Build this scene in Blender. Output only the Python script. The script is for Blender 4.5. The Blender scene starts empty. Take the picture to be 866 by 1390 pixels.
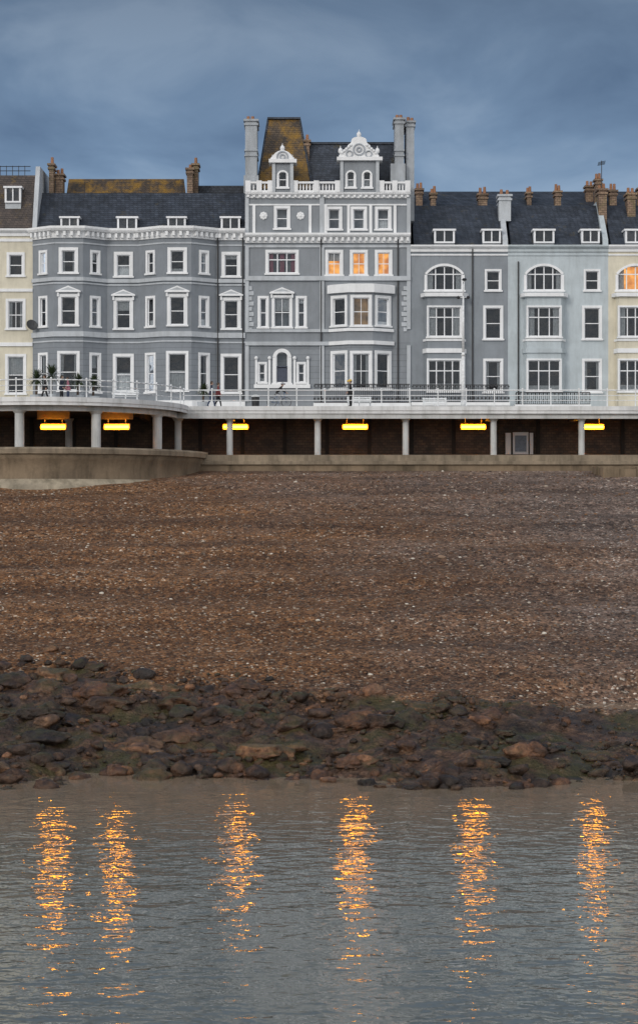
import bpy, bmesh, math, random
import numpy as np
from mathutils import Vector, Matrix, noise
random.seed(7); np.random.seed(7)
S=bpy.context.scene
H=9.2; F=3000.0; DB=187.5
def gx(px,y): return (px-433.0)*y/F
def gz(py,y): return H+(695.0-py)*y/F
def fx(px,n=0): return gx(px,DB-n)
def fz(py): return gz(py,DB)

# ---------------------------------------------------------------- materials
MATS={}
def nt(name):
    m=bpy.data.materials.new(name); m.use_nodes=True
    t=m.node_tree; b=t.nodes['Principled BSDF']
    return m,t,b
def N(t,typ,**k):
    n=t.nodes.new(typ)
    for a,v in k.items():
        if a.startswith('i_'):
            n.inputs[a[2:].replace('_',' ')].default_value=v
        else: setattr(n,a,v)
    return n
def ramp(t,stops,interp='LINEAR'):
    r=t.nodes.new('ShaderNodeValToRGB'); e=r.color_ramp; e.interpolation=interp
    while len(e.elements)<len(stops): e.elements.new(0.5)
    for i,(p,c) in enumerate(stops):
        e.elements[i].position=p; e.elements[i].color=(c[0],c[1],c[2],1)
    return r
def mulcol(t,a,b,fac=1.0,mode='MULTIPLY'):
    m=t.nodes.new('ShaderNodeMix'); m.data_type='RGBA'; m.blend_type=mode
    if isinstance(fac,(int,float)): m.inputs[0].default_value=fac
    else: t.links.new(fac,m.inputs[0])
    for s,i in ((a,6),(b,7)):
        if isinstance(s,tuple): m.inputs[i].default_value=(s[0],s[1],s[2],1)
        else: t.links.new(s,m.inputs[i])
    return m.outputs[2]
def paint(name,col,rough=0.7,var=0.18,stain=0.25,scale=1.0,rust=None,bump=0.02):
    if name in MATS: return MATS[name]
    m,t,b=nt(name); L=t.links.new
    tc=N(t,'ShaderNodeTexCoord')
    n1=N(t,'ShaderNodeTexNoise',i_Scale=0.5*scale,i_Detail=7.0,i_Roughness=0.65)
    L(tc.outputs['Object'],n1.inputs['Vector'])
    r1=ramp(t,[(0.3,(1-var,)*3),(0.7,(1+var*0.3,)*3)]); L(n1.outputs[0],r1.inputs[0])
    mp=N(t,'ShaderNodeMapping'); mp.inputs['Scale'].default_value=(1.6*scale,1.6*scale,0.3*scale)
    L(tc.outputs['Object'],mp.inputs[0])
    n2=N(t,'ShaderNodeTexNoise',i_Scale=1.1,i_Detail=6.0,i_Roughness=0.65); L(mp.outputs[0],n2.inputs['Vector'])
    r2=ramp(t,[(0.3,(1-stain,1-stain*1.0,1-stain*1.05)),(0.55,(1,1,1))]); L(n2.outputs[0],r2.inputs[0])
    c=mulcol(t,r1.outputs[0],col); c=mulcol(t,c,r2.outputs[0])
    if rust is not None:
        sx=N(t,'ShaderNodeSeparateXYZ'); L(tc.outputs['Object'],sx.inputs[0])
        d=N(t,'ShaderNodeMath',operation='DIVIDE'); L(sx.outputs[2],d.inputs[0]); d.inputs[1].default_value=0.5
        f=N(t,'ShaderNodeMath',operation='FRACT'); L(d.outputs[0],f.inputs[0])
        g=N(t,'ShaderNodeMath',operation='LESS_THAN'); L(f.outputs[0],g.inputs[0]); g.inputs[1].default_value=0.16
        l=N(t,'ShaderNodeMath',operation='LESS_THAN'); L(sx.outputs[2],l.inputs[0]); l.inputs[1].default_value=rust
        mm=N(t,'ShaderNodeMath',operation='MULTIPLY'); L(g.outputs[0],mm.inputs[0]); L(l.outputs[0],mm.inputs[1])
        m2=N(t,'ShaderNodeMath',operation='MULTIPLY'); L(mm.outputs[0],m2.inputs[0]); m2.inputs[1].default_value=0.4
        c=mulcol(t,c,(0.55,0.55,0.58),m2.outputs[0])
    L(c,b.inputs['Base Color']); b.inputs['Roughness'].default_value=rough
    n3=N(t,'ShaderNodeTexNoise',i_Scale=9.0,i_Detail=4.0); L(tc.outputs['Object'],n3.inputs['Vector'])
    bp=N(t,'ShaderNodeBump'); bp.inputs['Distance'].default_value=bump; bp.inputs['Strength'].default_value=0.6
    L(n3.outputs[0],bp.inputs['Height']); L(bp.outputs[0],b.inputs['Normal'])
    MATS[name]=m; return m
def plain(name,col,rough=0.5,metal=0.0,emit=None,es=0):
    if name in MATS: return MATS[name]
    m,t,b=nt(name)
    tc=N(t,'ShaderNodeTexCoord'); n=N(t,'ShaderNodeTexNoise',i_Scale=6.0,i_Detail=3.0)
    t.links.new(tc.outputs['Object'],n.inputs['Vector'])
    r=ramp(t,[(0.3,(0.8,)*3),(0.7,(1.1,)*3)]); t.links.new(n.outputs[0],r.inputs[0])
    t.links.new(mulcol(t,r.outputs[0],col),b.inputs['Base Color'])
    b.inputs['Roughness'].default_value=rough; b.inputs['Metallic'].default_value=metal
    if emit:
        b.inputs['Emission Color'].default_value=(*emit,1); b.inputs['Emission Strength'].default_value=es
    MATS[name]=m; return m
def slate(name,ca,cb,moss=0.0,mosscol=(0.16,0.10,0.02)):
    if name in MATS: return MATS[name]
    m,t,b=nt(name); L=t.links.new
    tc=N(t,'ShaderNodeTexCoord'); sx=N(t,'ShaderNodeSeparateXYZ'); L(tc.outputs['Object'],sx.inputs[0])
    cx=N(t,'ShaderNodeCombineXYZ'); ad=N(t,'ShaderNodeMath',operation='ADD')
    L(sx.outputs[0],ad.inputs[0]); L(sx.outputs[1],ad.inputs[1]); L(ad.outputs[0],cx.inputs[0]); L(sx.outputs[2],cx.inputs[1])
    br=N(t,'ShaderNodeTexBrick'); br.inputs['Scale'].default_value=1.0
    br.inputs['Brick Width'].default_value=0.36; br.inputs['Row Height'].default_value=0.2; br.inputs['Mortar Size'].default_value=0.012
    br.inputs['Color1'].default_value=(*ca,1); br.inputs['Color2'].default_value=(*cb,1); br.inputs['Mortar'].default_value=(ca[0]*.4,ca[1]*.4,ca[2]*.4,1)
    L(cx.outputs[0],br.inputs['Vector'])
    n=N(t,'ShaderNodeTexNoise',i_Scale=0.8,i_Detail=8.0,i_Roughness=0.7); L(tc.outputs['Object'],n.inputs['Vector'])
    r=ramp(t,[(0.3,(0.45,)*3),(0.7,(1.6,)*3)]); L(n.outputs[0],r.inputs[0])
    c=mulcol(t,br.outputs[0],r.outputs[0])
    if moss>0:
        n2=N(t,'ShaderNodeTexNoise',i_Scale=0.9,i_Detail=9.0,i_Roughness=0.75); L(tc.outputs['Object'],n2.inputs['Vector'])
        r2=ramp(t,[(0.62-moss*0.25,(0,0,0)),(0.7-moss*0.12,(1,1,1))]); L(n2.outputs[0],r2.inputs[0])
        c=mulcol(t,c,mosscol,r2.outputs[0],'MIX')
    L(c,b.inputs['Base Color']); b.inputs['Roughness'].default_value=0.55
    bp=N(t,'ShaderNodeBump'); bp.inputs['Distance'].default_value=0.03; L(br.outputs['Fac'],bp.inputs['Height']); bp.invert=True
    L(bp.outputs[0],b.inputs['Normal'])
    MATS[name]=m; return m

M_grey=paint('grey_stucco',(0.235,0.258,0.285),rust=fz(462),stain=.12)
M_grey2=paint('central_grey_stucco',(0.255,0.277,0.302),rust=fz(462),stain=.12)
M_grey3=paint('mid_grey_stucco',(0.26,0.287,0.315),stain=.14)
M_pale=paint('pale_blue_stucco',(0.51,0.57,0.60),stain=0.16)
M_cream=paint('cream_stucco',(0.70,0.65,0.52),stain=0.18)
M_white=paint('white_trim',(0.84,0.85,0.86),var=0.1,stain=0.12,rough=0.55)
M_lgrey=paint('light_grey_trim',(0.51,0.54,0.57),var=0.18,stain=0.2)
M_stack=paint('rendered_chimney_grey',(0.40,0.43,0.46),var=0.25,stain=0.3)
M_slate=slate('slate_roof',(0.022,0.029,0.042),(0.045,0.055,0.075),0.15,(0.07,0.06,0.035))
M_slate_m=slate('mossy_roof',(0.05,0.036,0.025),(0.09,0.06,0.035),0.7,(0.24,0.13,0.012))
M_brown=slate('brown_tile_roof',(0.045,0.035,0.032),(0.08,0.06,0.05),0.2)
M_brick=slate('chimney_brick',(0.20,0.13,0.09),(0.28,0.19,0.12),0.4,(0.15,0.12,0.05))
M_pot=paint('terracotta_pot',(0.35,0.17,0.09))
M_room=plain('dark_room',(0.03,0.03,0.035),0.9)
M_curt=plain('curtain_cloth',(0.50,0.51,0.51),0.9)
M_curtr=plain('red_curtain',(0.32,0.10,0.14),0.9)
M_black=plain('black_iron',(0.02,0.02,0.022),0.45)
M_frame=paint('window_frame_paint',(0.82,0.83,0.85),var=0.08,stain=0.06,rough=0.45)
def litmat(name,a,bc,s):
    m,t,b=nt(name); L=t.links.new
    tc=N(t,'ShaderNodeTexCoord'); n=N(t,'ShaderNodeTexNoise',i_Scale=1.6,i_Detail=3.0); L(tc.outputs['Object'],n.inputs['Vector'])
    r=ramp(t,[(0.35,a),(0.65,bc)]); L(n.outputs[0],r.inputs[0])
    L(r.outputs[0],b.inputs['Emission Color']); b.inputs['Emission Strength'].default_value=s
    b.inputs['Base Color'].default_value=(0.3,0.2,0.1,1); return m
M_lit=litmat('lit_room',(0.45,0.12,0.012),(1.0,0.42,0.07),1.15)
M_lit2=litmat('dim_lit_room',(0.04,0.025,0.02),(0.45,0.25,0.10),0.4)
def glassmat():
    m=bpy.data.materials.new('window_glass'); m.use_nodes=True; t=m.node_tree
    for n in list(t.nodes): t.nodes.remove(n)
    o=N(t,'ShaderNodeOutputMaterial'); mx=N(t,'ShaderNodeMixShader'); tr=N(t,'ShaderNodeBsdfTransparent')
    tr.inputs[0].default_value=(0.85,0.88,0.9,1)
    g=N(t,'ShaderNodeBsdfGlossy'); g.inputs['Roughness'].default_value=0.03; g.inputs[0].default_value=(0.9,0.95,1,1)
    fr=N(t,'ShaderNodeFresnel'); fr.inputs[0].default_value=1.5
    ad=N(t,'ShaderNodeMath',operation='ADD'); ad.inputs[1].default_value=0.01
    tc=N(t,'ShaderNodeTexCoord'); n=N(t,'ShaderNodeTexNoise',i_Scale=0.9,i_Detail=1.0); t.links.new(tc.outputs['Object'],n.inputs['Vector'])
    bp=N(t,'ShaderNodeBump'); bp.inputs['Distance'].default_value=0.05; t.links.new(n.outputs[0],bp.inputs['Height'])
    t.links.new(bp.outputs[0],g.inputs['Normal'])
    t.links.new(fr.outputs[0],ad.inputs[0]); t.links.new(ad.outputs[0],mx.inputs[0])
    t.links.new(tr.outputs[0],mx.inputs[1]); t.links.new(g.outputs[0],mx.inputs[2]); t.links.new(mx.outputs[0],o.inputs[0])
    return m
M_glass=glassmat()

# ---------------------------------------------------------------- mesh building
class Fr:
    def __init__(s,o,u):
        s.o=o; l=math.hypot(*u); s.u=(u[0]/l,u[1]/l); s.n=(s.u[1],-s.u[0])
    def p(s,u,n,z): return (s.o[0]+s.u[0]*u+s.n[0]*n, s.o[1]+s.u[1]*u+s.n[1]*n, z)
FR=Fr((0,DB),(1,0))   # u = world x
class MB:
    def __init__(s): s.v=[]; s.f=[]
    def add(s,vs,fs):
        k=len(s.v); s.v+=vs; s.f+=[tuple(i+k for i in f) for f in fs]
    def box(s,fr,u0,u1,n0,n1,z0,z1):
        vs=[fr.p(u,n,z) for z in (z0,z1) for n in (n0,n1) for u in (u0,u1)]
        s.add(vs,[(0,1,3,2),(4,6,7,5),(0,4,5,1),(2,3,7,6),(0,2,6,4),(1,5,7,3)])
    def wbox(s,x0,x1,y0,y1,z0,z1):
        vs=[(x,y,z) for z in (z0,z1) for y in (y0,y1) for x in (x0,x1)]
        s.add(vs,[(0,1,3,2),(4,6,7,5),(0,4,5,1),(2,3,7,6),(0,2,6,4),(1,5,7,3)])
    def quad(s,a,b,c,d): s.add([a,b,c,d],[(0,1,2,3)])
    def prism(s,fr,pts,n0,n1):
        k=len(pts); vs=[fr.p(u,n0,z) for u,z in pts]+[fr.p(u,n1,z) for u,z in pts]
        s.add(vs,[tuple(range(k)),tuple(range(2*k-1,k-1,-1))]+[(i,(i+1)%k,k+(i+1)%k,k+i) for i in range(k)])
    def plan(s,pts,z0,z1):
        k=len(pts); vs=[(x,y,z0) for x,y in pts]+[(x,y,z1) for x,y in pts]
        s.add(vs,[tuple(range(k)),tuple(range(2*k-1,k-1,-1))]+[(i,(i+1)%k,k+(i+1)%k,k+i) for i in range(k)])
    def sweep(s,path,prof):
        offs=[]
        for i,p in enumerate(path):
            ds=[]
            if i>0: ds.append((p[0]-path[i-1][0],p[1]-path[i-1][1]))
            if i<len(path)-1: ds.append((path[i+1][0]-p[0],path[i+1][1]-p[1]))
            ns=[]
            for d in ds:
                l=math.hypot(*d); ns.append((d[1]/l,-d[0]/l))
            nx=sum(a[0] for a in ns); ny=sum(a[1] for a in ns); l=math.hypot(nx,ny); nx/=l; ny/=l
            c=nx*ns[0][0]+ny*ns[0][1]; offs.append((nx/c,ny/c))
        k=len(prof); vs=[]
        for p,o in zip(path,offs):
            for n,z in prof: vs.append((p[0]+o[0]*n,p[1]+o[1]*n,z))
        fs=[]
        for i in range(len(path)-1):
            for j in range(k):
                a=i*k+j; b=i*k+(j+1)%k; fs.append((a,b,b+k,a+k))
        fs.append(tuple(range(k))); m=(len(path)-1)*k; fs.append(tuple(range(m+k-1,m-1,-1)))
        s.add(vs,fs)
    def tube(s,p,q,r,r2=None,seg=8):
        r2=r if r2 is None else r2
        p=Vector(p);q=Vector(q);d=(q-p).normalized()
        a=d.cross(Vector((0,0,1)) if abs(d.z)<0.9 else Vector((1,0,0))).normalized(); b=d.cross(a)
        vs=[]
        for c,rr in ((p,r),(q,r2)):
            for i in range(seg):
                t=2*math.pi*i/seg; vs.append(tuple(c+a*math.cos(t)*rr+b*math.sin(t)*rr))
        s.add(vs,[(i,(i+1)%seg,seg+(i+1)%seg,seg+i) for i in range(seg)]+[tuple(range(seg-1,-1,-1)),tuple(range(seg,2*seg))])
    def ball(s,c,r,sc=(1,1,1),seg=10,rings=6):
        vs=[];fs=[]
        for j in range(rings+1):
            ph=math.pi*j/rings
            for i in range(seg):
                th=2*math.pi*i/seg
                vs.append((c[0]+r*sc[0]*math.sin(ph)*math.cos(th),c[1]+r*sc[1]*math.sin(ph)*math.sin(th),c[2]+r*sc[2]*math.cos(ph)))
        for j in range(rings):
            for i in range(seg): fs.append((j*seg+i,(j+1)*seg+i,(j+1)*seg+(i+1)%seg,j*seg+(i+1)%seg))
        s.add(vs,fs)
    def obj(s,name,mat,parent=None,smooth=False):
        me=bpy.data.meshes.new(name); me.from_pydata(s.v,[],s.f); me.materials.append(mat)
        bm=bmesh.new(); bm.from_mesh(me); bmesh.ops.recalc_face_normals(bm,faces=bm.faces); bm.to_mesh(me); bm.free()
        o=bpy.data.objects.new(name,me); S.collection.objects.link(o)
        if parent: o.parent=parent
        if smooth: me.shade_smooth()
        return o
def empty(name,loc=(0,0,0)):
    e=bpy.data.objects.new(name,None); S.collection.objects.link(e); e.location=loc; e.empty_display_size=0.5
    return e
class Asm:
    def __init__(s,name): s.name=name; s.e=empty(name); s.parts={}
    def part(s,n,m,smooth=False):
        if n not in s.parts: s.parts[n]=(MB(),m,smooth)
        return s.parts[n][0]
    def done(s):
        for n,(mb,m,sm) in s.parts.items():
            if mb.v: mb.obj(n,m,s.e,sm)

def archpts(uc,w,zs,rise,k=12):
    hw=w/2
    R=(hw*hw+rise*rise)/(2*rise); cz=zs+rise-R
    a0=math.atan2(zs-cz,-hw); a1=math.atan2(zs-cz,hw)
    if a0<a1: a0+=2*math.pi
    return [(uc+R*math.cos(a0+(a1-a0)*i/k), cz+R*math.sin(a0+(a1-a0)*i/k)) for i in range(k+1)],R,cz

def window(B,fr,uc,w,zb,zt,sur=0.2,trim=None,bars='sash',ped=None,lit=None,curt=None,arch=0,sill=True,vb=0,keyst=False):
    T=B.part('window_surrounds',trim or M_white); G=B.part('window_glass',M_glass); Fm=B.part('window_frames',M_frame)
    a,b=uc-w/2,uc+w/2
    if sur>0:
        T.box(fr,a-sur,a,-0.22,0.07,zb,zt if not arch else zt-arch); T.box(fr,b,b+sur,-0.22,0.07,zb,zt if not arch else zt-arch)
        if not arch: T.box(fr,a-sur,b+sur,-0.22,0.075,zt,zt+sur)
    if sill: T.box(fr,a-sur-0.08,b+sur+0.08,-0.22,0.16,zb-0.14,zb)
    else: T.box(fr,a-sur,b+sur,-0.22,0.06,zb-0.1,zb)
    if arch:
        ap,R,cz=archpts(uc,w,zt-arch,arch)
        W=B.part('walls',None)
        for (u0,z0),(u1,z1) in zip(ap[:-1],ap[1:]):
            W.prism(fr,[(u0,z0),(u1,z1),(u1,zt+0.001),(u0,zt+0.001)],-0.2,0.003)
            k=(R+max(sur,0.1))/R
            o0=(uc+(u0-uc)*k,cz+(z0-cz)*k); o1=(uc+(u1-uc)*k,cz+(z1-cz)*k)
            T.prism(fr,[(u0,z0),(u1,z1),o1,o0],-0.21,0.08)
    t=0.075
    Fm.box(fr,a,a+t,-0.17,-0.1,zb,zt); Fm.box(fr,b-t,b,-0.17,-0.1,zb,zt)
    Fm.box(fr,a+t,b-t,-0.17,-0.1,zb,zb+t*1.3); Fm.box(fr,a+t,b-t,-0.17,-0.1,zt-t,zt)
    hh=zt-zb
    if bars=='sash': Fm.box(fr,a+t,b-t,-0.16,-0.09,zb+hh*0.5-0.035,zb+hh*0.5+0.035)
    if bars=='trans': Fm.box(fr,a+t,b-t,-0.16,-0.09,zb+hh*0.66-0.045,zb+hh*0.66+0.045)
    for i in range(vb):
        u=a+(b-a)*(i+1)/(vb+1); wdt=0.05 if vb<2 else 0.09
        Fm.box(fr,u-wdt/2,u+wdt/2,-0.165,-0.095,zb,zt)
    G.quad(fr.p(a,-0.135,zb),fr.p(b,-0.135,zb),fr.p(b,-0.135,zt),fr.p(a,-0.135,zt))
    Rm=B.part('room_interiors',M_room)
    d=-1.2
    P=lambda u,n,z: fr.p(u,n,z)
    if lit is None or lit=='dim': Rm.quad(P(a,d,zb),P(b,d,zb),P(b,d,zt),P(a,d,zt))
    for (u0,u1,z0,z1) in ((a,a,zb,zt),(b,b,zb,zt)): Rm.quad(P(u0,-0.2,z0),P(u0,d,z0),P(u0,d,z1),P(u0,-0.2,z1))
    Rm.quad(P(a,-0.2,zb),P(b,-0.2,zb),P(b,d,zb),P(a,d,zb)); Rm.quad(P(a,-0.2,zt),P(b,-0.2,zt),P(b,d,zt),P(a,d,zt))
    if lit=='lit':
        B.part('lit_rooms',M_lit).quad(P(a,-0.5,zb),P(b,-0.5,zb),P(b,-0.5,zt),P(a,-0.5,zt))
    if lit=='dim':
        B.part('dim_lit_rooms',M_lit2).quad(P(a,-0.9,zb),P(b,-0.9,zb),P(b,-0.9,zt),P(a,-0.9,zt))
    if curt is None: curt=random.choice(['sides','blind','none','net','sides','low','none','none'])
    C=B.part('red_curtains' if curt=='red' else 'curtains',M_curtr if curt=='red' else M_curt)
    def cl(u0,u1,z0,z1):
        k=max(2,int((u1-u0)/0.07))
        for i in range(k):
            ua=u0+(u1-u0)*i/k; ub=u0+(u1-u0)*(i+1)/k; na,nb=(-0.27,-0.31) if i%2 else (-0.31,-0.27)
            C.quad(P(ua,na,z0),P(ub,nb,z0),P(ub,nb,z1),P(ua,na,z1))
    if curt=='sides' or curt=='red':
        f=random.uniform(0.14,0.26); cl(a,a+w*f,zb,zt); cl(b-w*f,b,zb,zt)
        if curt=='red': cl(a+w*.42,a+w*.58,zb,zt)
    elif curt=='blind': cl(a,b,zt-hh*random.uniform(0.15,0.5),zt)
    elif curt=='net' and random.random()<0.5: cl(a,b,zb,zt-hh*0.45)
    elif curt=='low': cl(a,b,zb,zb+hh*random.uniform(.15,.3))
    elif curt=='full': cl(a,b,zb,zt)
    if ped:
        z0=zt+sur+0.12; pw=w/2+sur+0.18
        T.box(fr,uc-pw,uc+pw,-0.02,0.3,z0,z0+0.12)
        T.box(fr,uc-pw+0.1,uc-pw+0.25,0.0,0.2,z0-0.35,z0); T.box(fr,uc+pw-0.25,uc+pw-0.1,0.0,0.2,z0-0.35,z0)
        if ped=='tri':
            T.prism(fr,[(uc-pw,z0+0.12),(uc+pw,z0+0.12),(uc,z0+0.55)],-0.02,0.24)
            B.part('pediment_panels',M_lgrey).prism(fr,[(uc-pw+.3,z0+0.17),(uc+pw-.3,z0+0.17),(uc,z0+0.41)],0.2,0.245)

def wallseg(B,fr,u0,u1,z0,z1,ops):
    W=B.part('walls',None)
    us=sorted({u0,u1}|{v for o in ops for v in (o[0],o[1])}); zs=sorted({z0,z1}|{v for o in ops for v in (o[2],o[3])})
    for i in range(len(us)-1):
        for j in range(len(zs)-1):
            cu=(us[i]+us[i+1])/2; cz=(zs[j]+zs[j+1])/2
            if any(o[0]<cu<o[1] and o[2]<cz<o[3] for o in ops): continue
            W.quad(fr.p(us[i],0,zs[j]),fr.p(us[i+1],0,zs[j]),fr.p(us[i+1],0,zs[j+1]),fr.p(us[i],0,zs[j+1]))
def facade(B,pts,z0,z1,wins):
    for i in range(len(pts)-1):
        p,q=pts[i],pts[i+1]; L=math.hypot(q[0]-p[0],q[1]-p[1]); fr=Fr(p,(q[0]-p[0],q[1]-p[1]))
        ops=[]
        for w in wins.get(i,[]):
            w=dict(w); c=w.pop('c',None); ww=w.pop('w'); b=w.pop('b'); t=w.pop('t')
            d=(p[1]+q[1])/2
            uc=L/2 if c is None else (gx(c,d)-p[0])/(q[0]-p[0])*L
            zb,zt=gz(b,d),gz(t,d)
            ops.append((uc-ww/2,uc+ww/2,zb,zt)); window(B,fr,uc,ww,zb,zt,**w)
        wallseg(B,fr,0,L,z0,z1,ops)
def band(B,pts,za,zb,n,mat=None,name='string_courses'):
    B.part(name,mat or M_white).sweep(pts,[(-0.05,za),(n,za),(n,zb),(-0.05,zb)])
def cornice(B,pts,zt,h=0.85,n=0.6,dent=True,mat=None):
    T=B.part('cornice',mat or M_white)
    T.sweep(pts,[(-0.1,zt-h),(0.12,zt-h),(0.12,zt-h*0.5),(0.25,zt-h*0.42),(n*0.8,zt-h*0.38),(n,zt-h*0.2),(n,zt),(-0.1,zt)])
    if dent:
        for p,q in zip(pts[:-1],pts[1:]):
            L=math.hypot(q[0]-p[0],q[1]-p[1]); fr=Fr(p,(q[0]-p[0],q[1]-p[1])); k=max(1,int(L/0.5))
            for i in range(k):
                u=(i+0.5)*L/k; T.box(fr,u-0.11,u+0.11,0.1,0.12+n*0.5,zt-h*0.82,zt-h*0.43)
def slope(B,x0,x1,y0,z0,y1,z1,mat,name='roof',yb=200.0):
    R=B.part(name,mat)
    R.add([(x0,y0,z0),(x1,y0,z0),(x1,y1,z1),(x0,y1,z1),(x0,yb,z1),(x1,yb,z1),(x0,yb,z0-3),(x1,yb,z0-3),(x0,y0,z0-3),(x1,y0,z0-3)],
          [(0,1,2,3),(3,2,5,4),(4,5,7,6),(0,3,4,6,8),(1,9,7,5,2)])
def dormer(B,cpx,wpx,pt,pb,yf,arch=False):
    x0,x1=gx(cpx-wpx/2,yf),gx(cpx+wpx/2,yf); z0,z1=gz(pb,yf),gz(pt,yf)
    fr=Fr((0,yf),(1,0)); T=B.part('dormers',M_frame)
    B.part('dormer_cheeks',M_lgrey).wbox(x0+0.02,x1-0.02,yf+0.15,yf+3.0,z0-0.5,z1-0.02)
    T.box(fr,x0,x0+0.16,-0.16,0.02,z0,z1); T.box(fr,x1-0.16,x1,-0.16,0.02,z0,z1)
    T.box(fr,x0+.16,x1-.16,-0.16,0.02,z0,z0+0.14); T.box(fr,x0-0.1,x1+0.1,-3.0,0.12,z1-0.14,z1+0.02)
    T.box(fr,(x0+x1)/2-0.05,(x0+x1)/2+0.05,-0.1,0.0,z0+.14,z1-.14)
    B.part('dormer_glass',M_glass).quad(fr.p(x0+.16,-0.06,z0+.14),fr.p(x1-.16,-0.06,z0+.14),fr.p(x1-.16,-0.06,z1-.14),fr.p(x0+.16,-0.06,z1-.14))
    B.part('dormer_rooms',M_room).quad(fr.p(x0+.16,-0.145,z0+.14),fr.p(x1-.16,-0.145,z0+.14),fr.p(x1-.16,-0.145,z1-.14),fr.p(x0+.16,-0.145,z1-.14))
def chimney(B,px0,px1,pt,pb,y,dy=1.2,mat=None,pots=3,pm=None,cap=True):
    x0,x1=gx(px0,y),gx(px1,y); z0,z1=gz(pb,y),gz(pt,y)
    nm='chimney_stacks' if mat is None or mat is M_brick else 'rendered_chimney_stacks'
    C=B.part(nm,mat or M_brick)
    C.wbox(x0,x1,y,y+dy,z0,z1)
    if cap:
        C.wbox(x0-.1,x1+.1,y-.1,y+dy+.1,z1-.5,z1-.32); C.wbox(x0-.14,x1+.14,y-.14,y+dy+.14,z1-.15,z1+.02)
    Pt=B.part('chimney_pots',M_pot)
    for i in range(pots):
        xx=x0+(x1-x0)*(i+0.5)/pots
        h=random.uniform(.4,.75); Pt.tube((xx,y+dy/2,z1),(xx,y+dy/2,z1+h),0.15,0.12)
def pipe(B,px,pt,pb,n=0.12,mat=None):
    B.part('drainpipes',mat or M_black).tube((fx(px),DB-n,fz(pb)),(fx(px),DB-n,fz(pt)),0.06)
ZB=fz(580)
def P2(px,n=0): return (fx(px,n),DB-n)
# ================================================================= cream house (west)
B=Asm('cream_house'); B.part('walls',M_cream)
pts=[P2(-150),P2(45)]
ws=[]
for c in (-120,-75,-28,22):
    ws+= [dict(c=c,w=1.1,b=374,t=346,sur=.22),dict(c=c,w=1.25,b=446,t=409,sur=.22,vb=1),dict(c=c,w=1.35,b=534,t=484,sur=.22)]
facade(B,pts,ZB,fz(312),{0:ws})
cornice(B,pts,fz(311),h=.6,n=.45,dent=False)
band(B,pts,fz(396),fz(392),.12); band(B,pts,fz(470),fz(465),.15); band(B,pts,fz(328),fz(324),.08)
slope(B,fx(-150),fx(45),187.9,fz(311),190.2,gz(238,190.2),M_brown)
dormer(B,18,22,253,275,188.6); dormer(B,-40,22,253,275,188.6); dormer(B,-95,22,253,275,188.6)
B.part('party_wall',M_lgrey).add([(fx(44),187.6,fz(312)),(fx(50),187.6,fz(312)),(fx(50),190,gz(226,190)),(fx(44),190,gz(226,190)),(fx(44),199,gz(226,190)),(fx(50),199,gz(226,190)),(fx(44),199,fz(312)),(fx(50),199,fz(312))],
  [(0,1,2,3),(3,2,5,4),(4,5,7,6),(0,3,4,6),(1,7,5,2),(0,6,7,1)])
R=B.part('roof_railing',M_black)
for i in range(22): R.tube((gx(-140+i*8.3,190.6),190.6,gz(238,190.2)),(gx(-140+i*8.3,190.6),190.6,gz(224,190.2)),.03,seg=5)
for z in (225,231): R.tube((gx(-140,190.6),190.6,gz(z,190.2)),(gx(42,190.6),190.6,gz(z,190.2)),.035,seg=5)
B.part('body',M_cream).wbox(fx(-150),fx(45)-.01,190.3,200,ZB,fz(312)-.1)
D=B.part('satellite_dish',plain('dish_grey',(.05,.052,.055),.5))
cx_,cy_,cz_=fx(45),DB-.75,fz(443); ax=Vector((.45,-.8,.4)).normalized(); ux=ax.cross(Vector((0,0,1))).normalized(); uy=ux.cross(ax)
vs_=[];k=18
for r_ in (0.001,.2,.38,.5):
    for i in range(k):
        a_=2*math.pi*i/k; vs_.append(tuple(Vector((cx_,cy_,cz_))+ux*math.cos(a_)*r_+uy*math.sin(a_)*r_+ax*(r_*r_*.55)))
D.add(vs_,[(j*k+i,j*k+(i+1)%k,(j+1)*k+(i+1)%k,(j+1)*k+i) for j in range(3) for i in range(k)])
c0=Vector((cx_,cy_,cz_)); D.tube(c0-uy*.45+ax*.1,c0+ax*.55,.02); D.ball(tuple(c0+ax*.55),.06); D.tube(c0,(fx(43.5),DB,fz(447)),.035)
B.done()
# ================================================================= grey terrace
B=Asm('grey_terrace_house'); B.part('walls',M_grey)
d=1.7
pp=[(45,0),(74,d),(113,d),(146,0),(188,0),(222,d),(260,d),(294,0),(333,0)]
pts=[P2(a,b) for a,b in pp]
front=lambda: [dict(w=1.12,b=370,t=340,sur=.26),dict(w=1.2,b=441,t=403,sur=.26,ped='tri'),dict(w=1.45,b=530,t=480,sur=.22)]
sidew=lambda: [dict(w=.62,b=371,t=343,sur=.2),dict(w=.68,b=443,t=405,sur=.2),dict(w=.78,b=532,t=482,sur=.2)]
flat=lambda c: [dict(c=c,w=1.1,b=375,t=346,sur=.26),dict(c=c,w=1.15,b=446,t=408,sur=.26,ped='tri'),dict(c=c,w=1.3,b=533,t=484,sur=.24)]
facade(B,pts,ZB,fz(318),{0:sidew(),1:front(),2:sidew(),3:flat(168),4:sidew(),5:front(),6:sidew(),7:flat(314)})
cornice(B,pts,fz(311),h=.95,n=.65)
band(B,pts,fz(384),fz(379),.14,M_lgrey); band(B,pts,fz(459),fz(452),.16,M_lgrey); band(B,pts,fz(334),fz(332),.06,M_lgrey,'thin_courses')
band(B,pts,fz(388),fz(386),.07,M_lgrey,'thin_courses'); band(B,pts,fz(466),fz(464),.08,M_lgrey,'thin_courses')
band(B,pts,ZB,fz(545),.2,M_white,'plinth')
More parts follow.
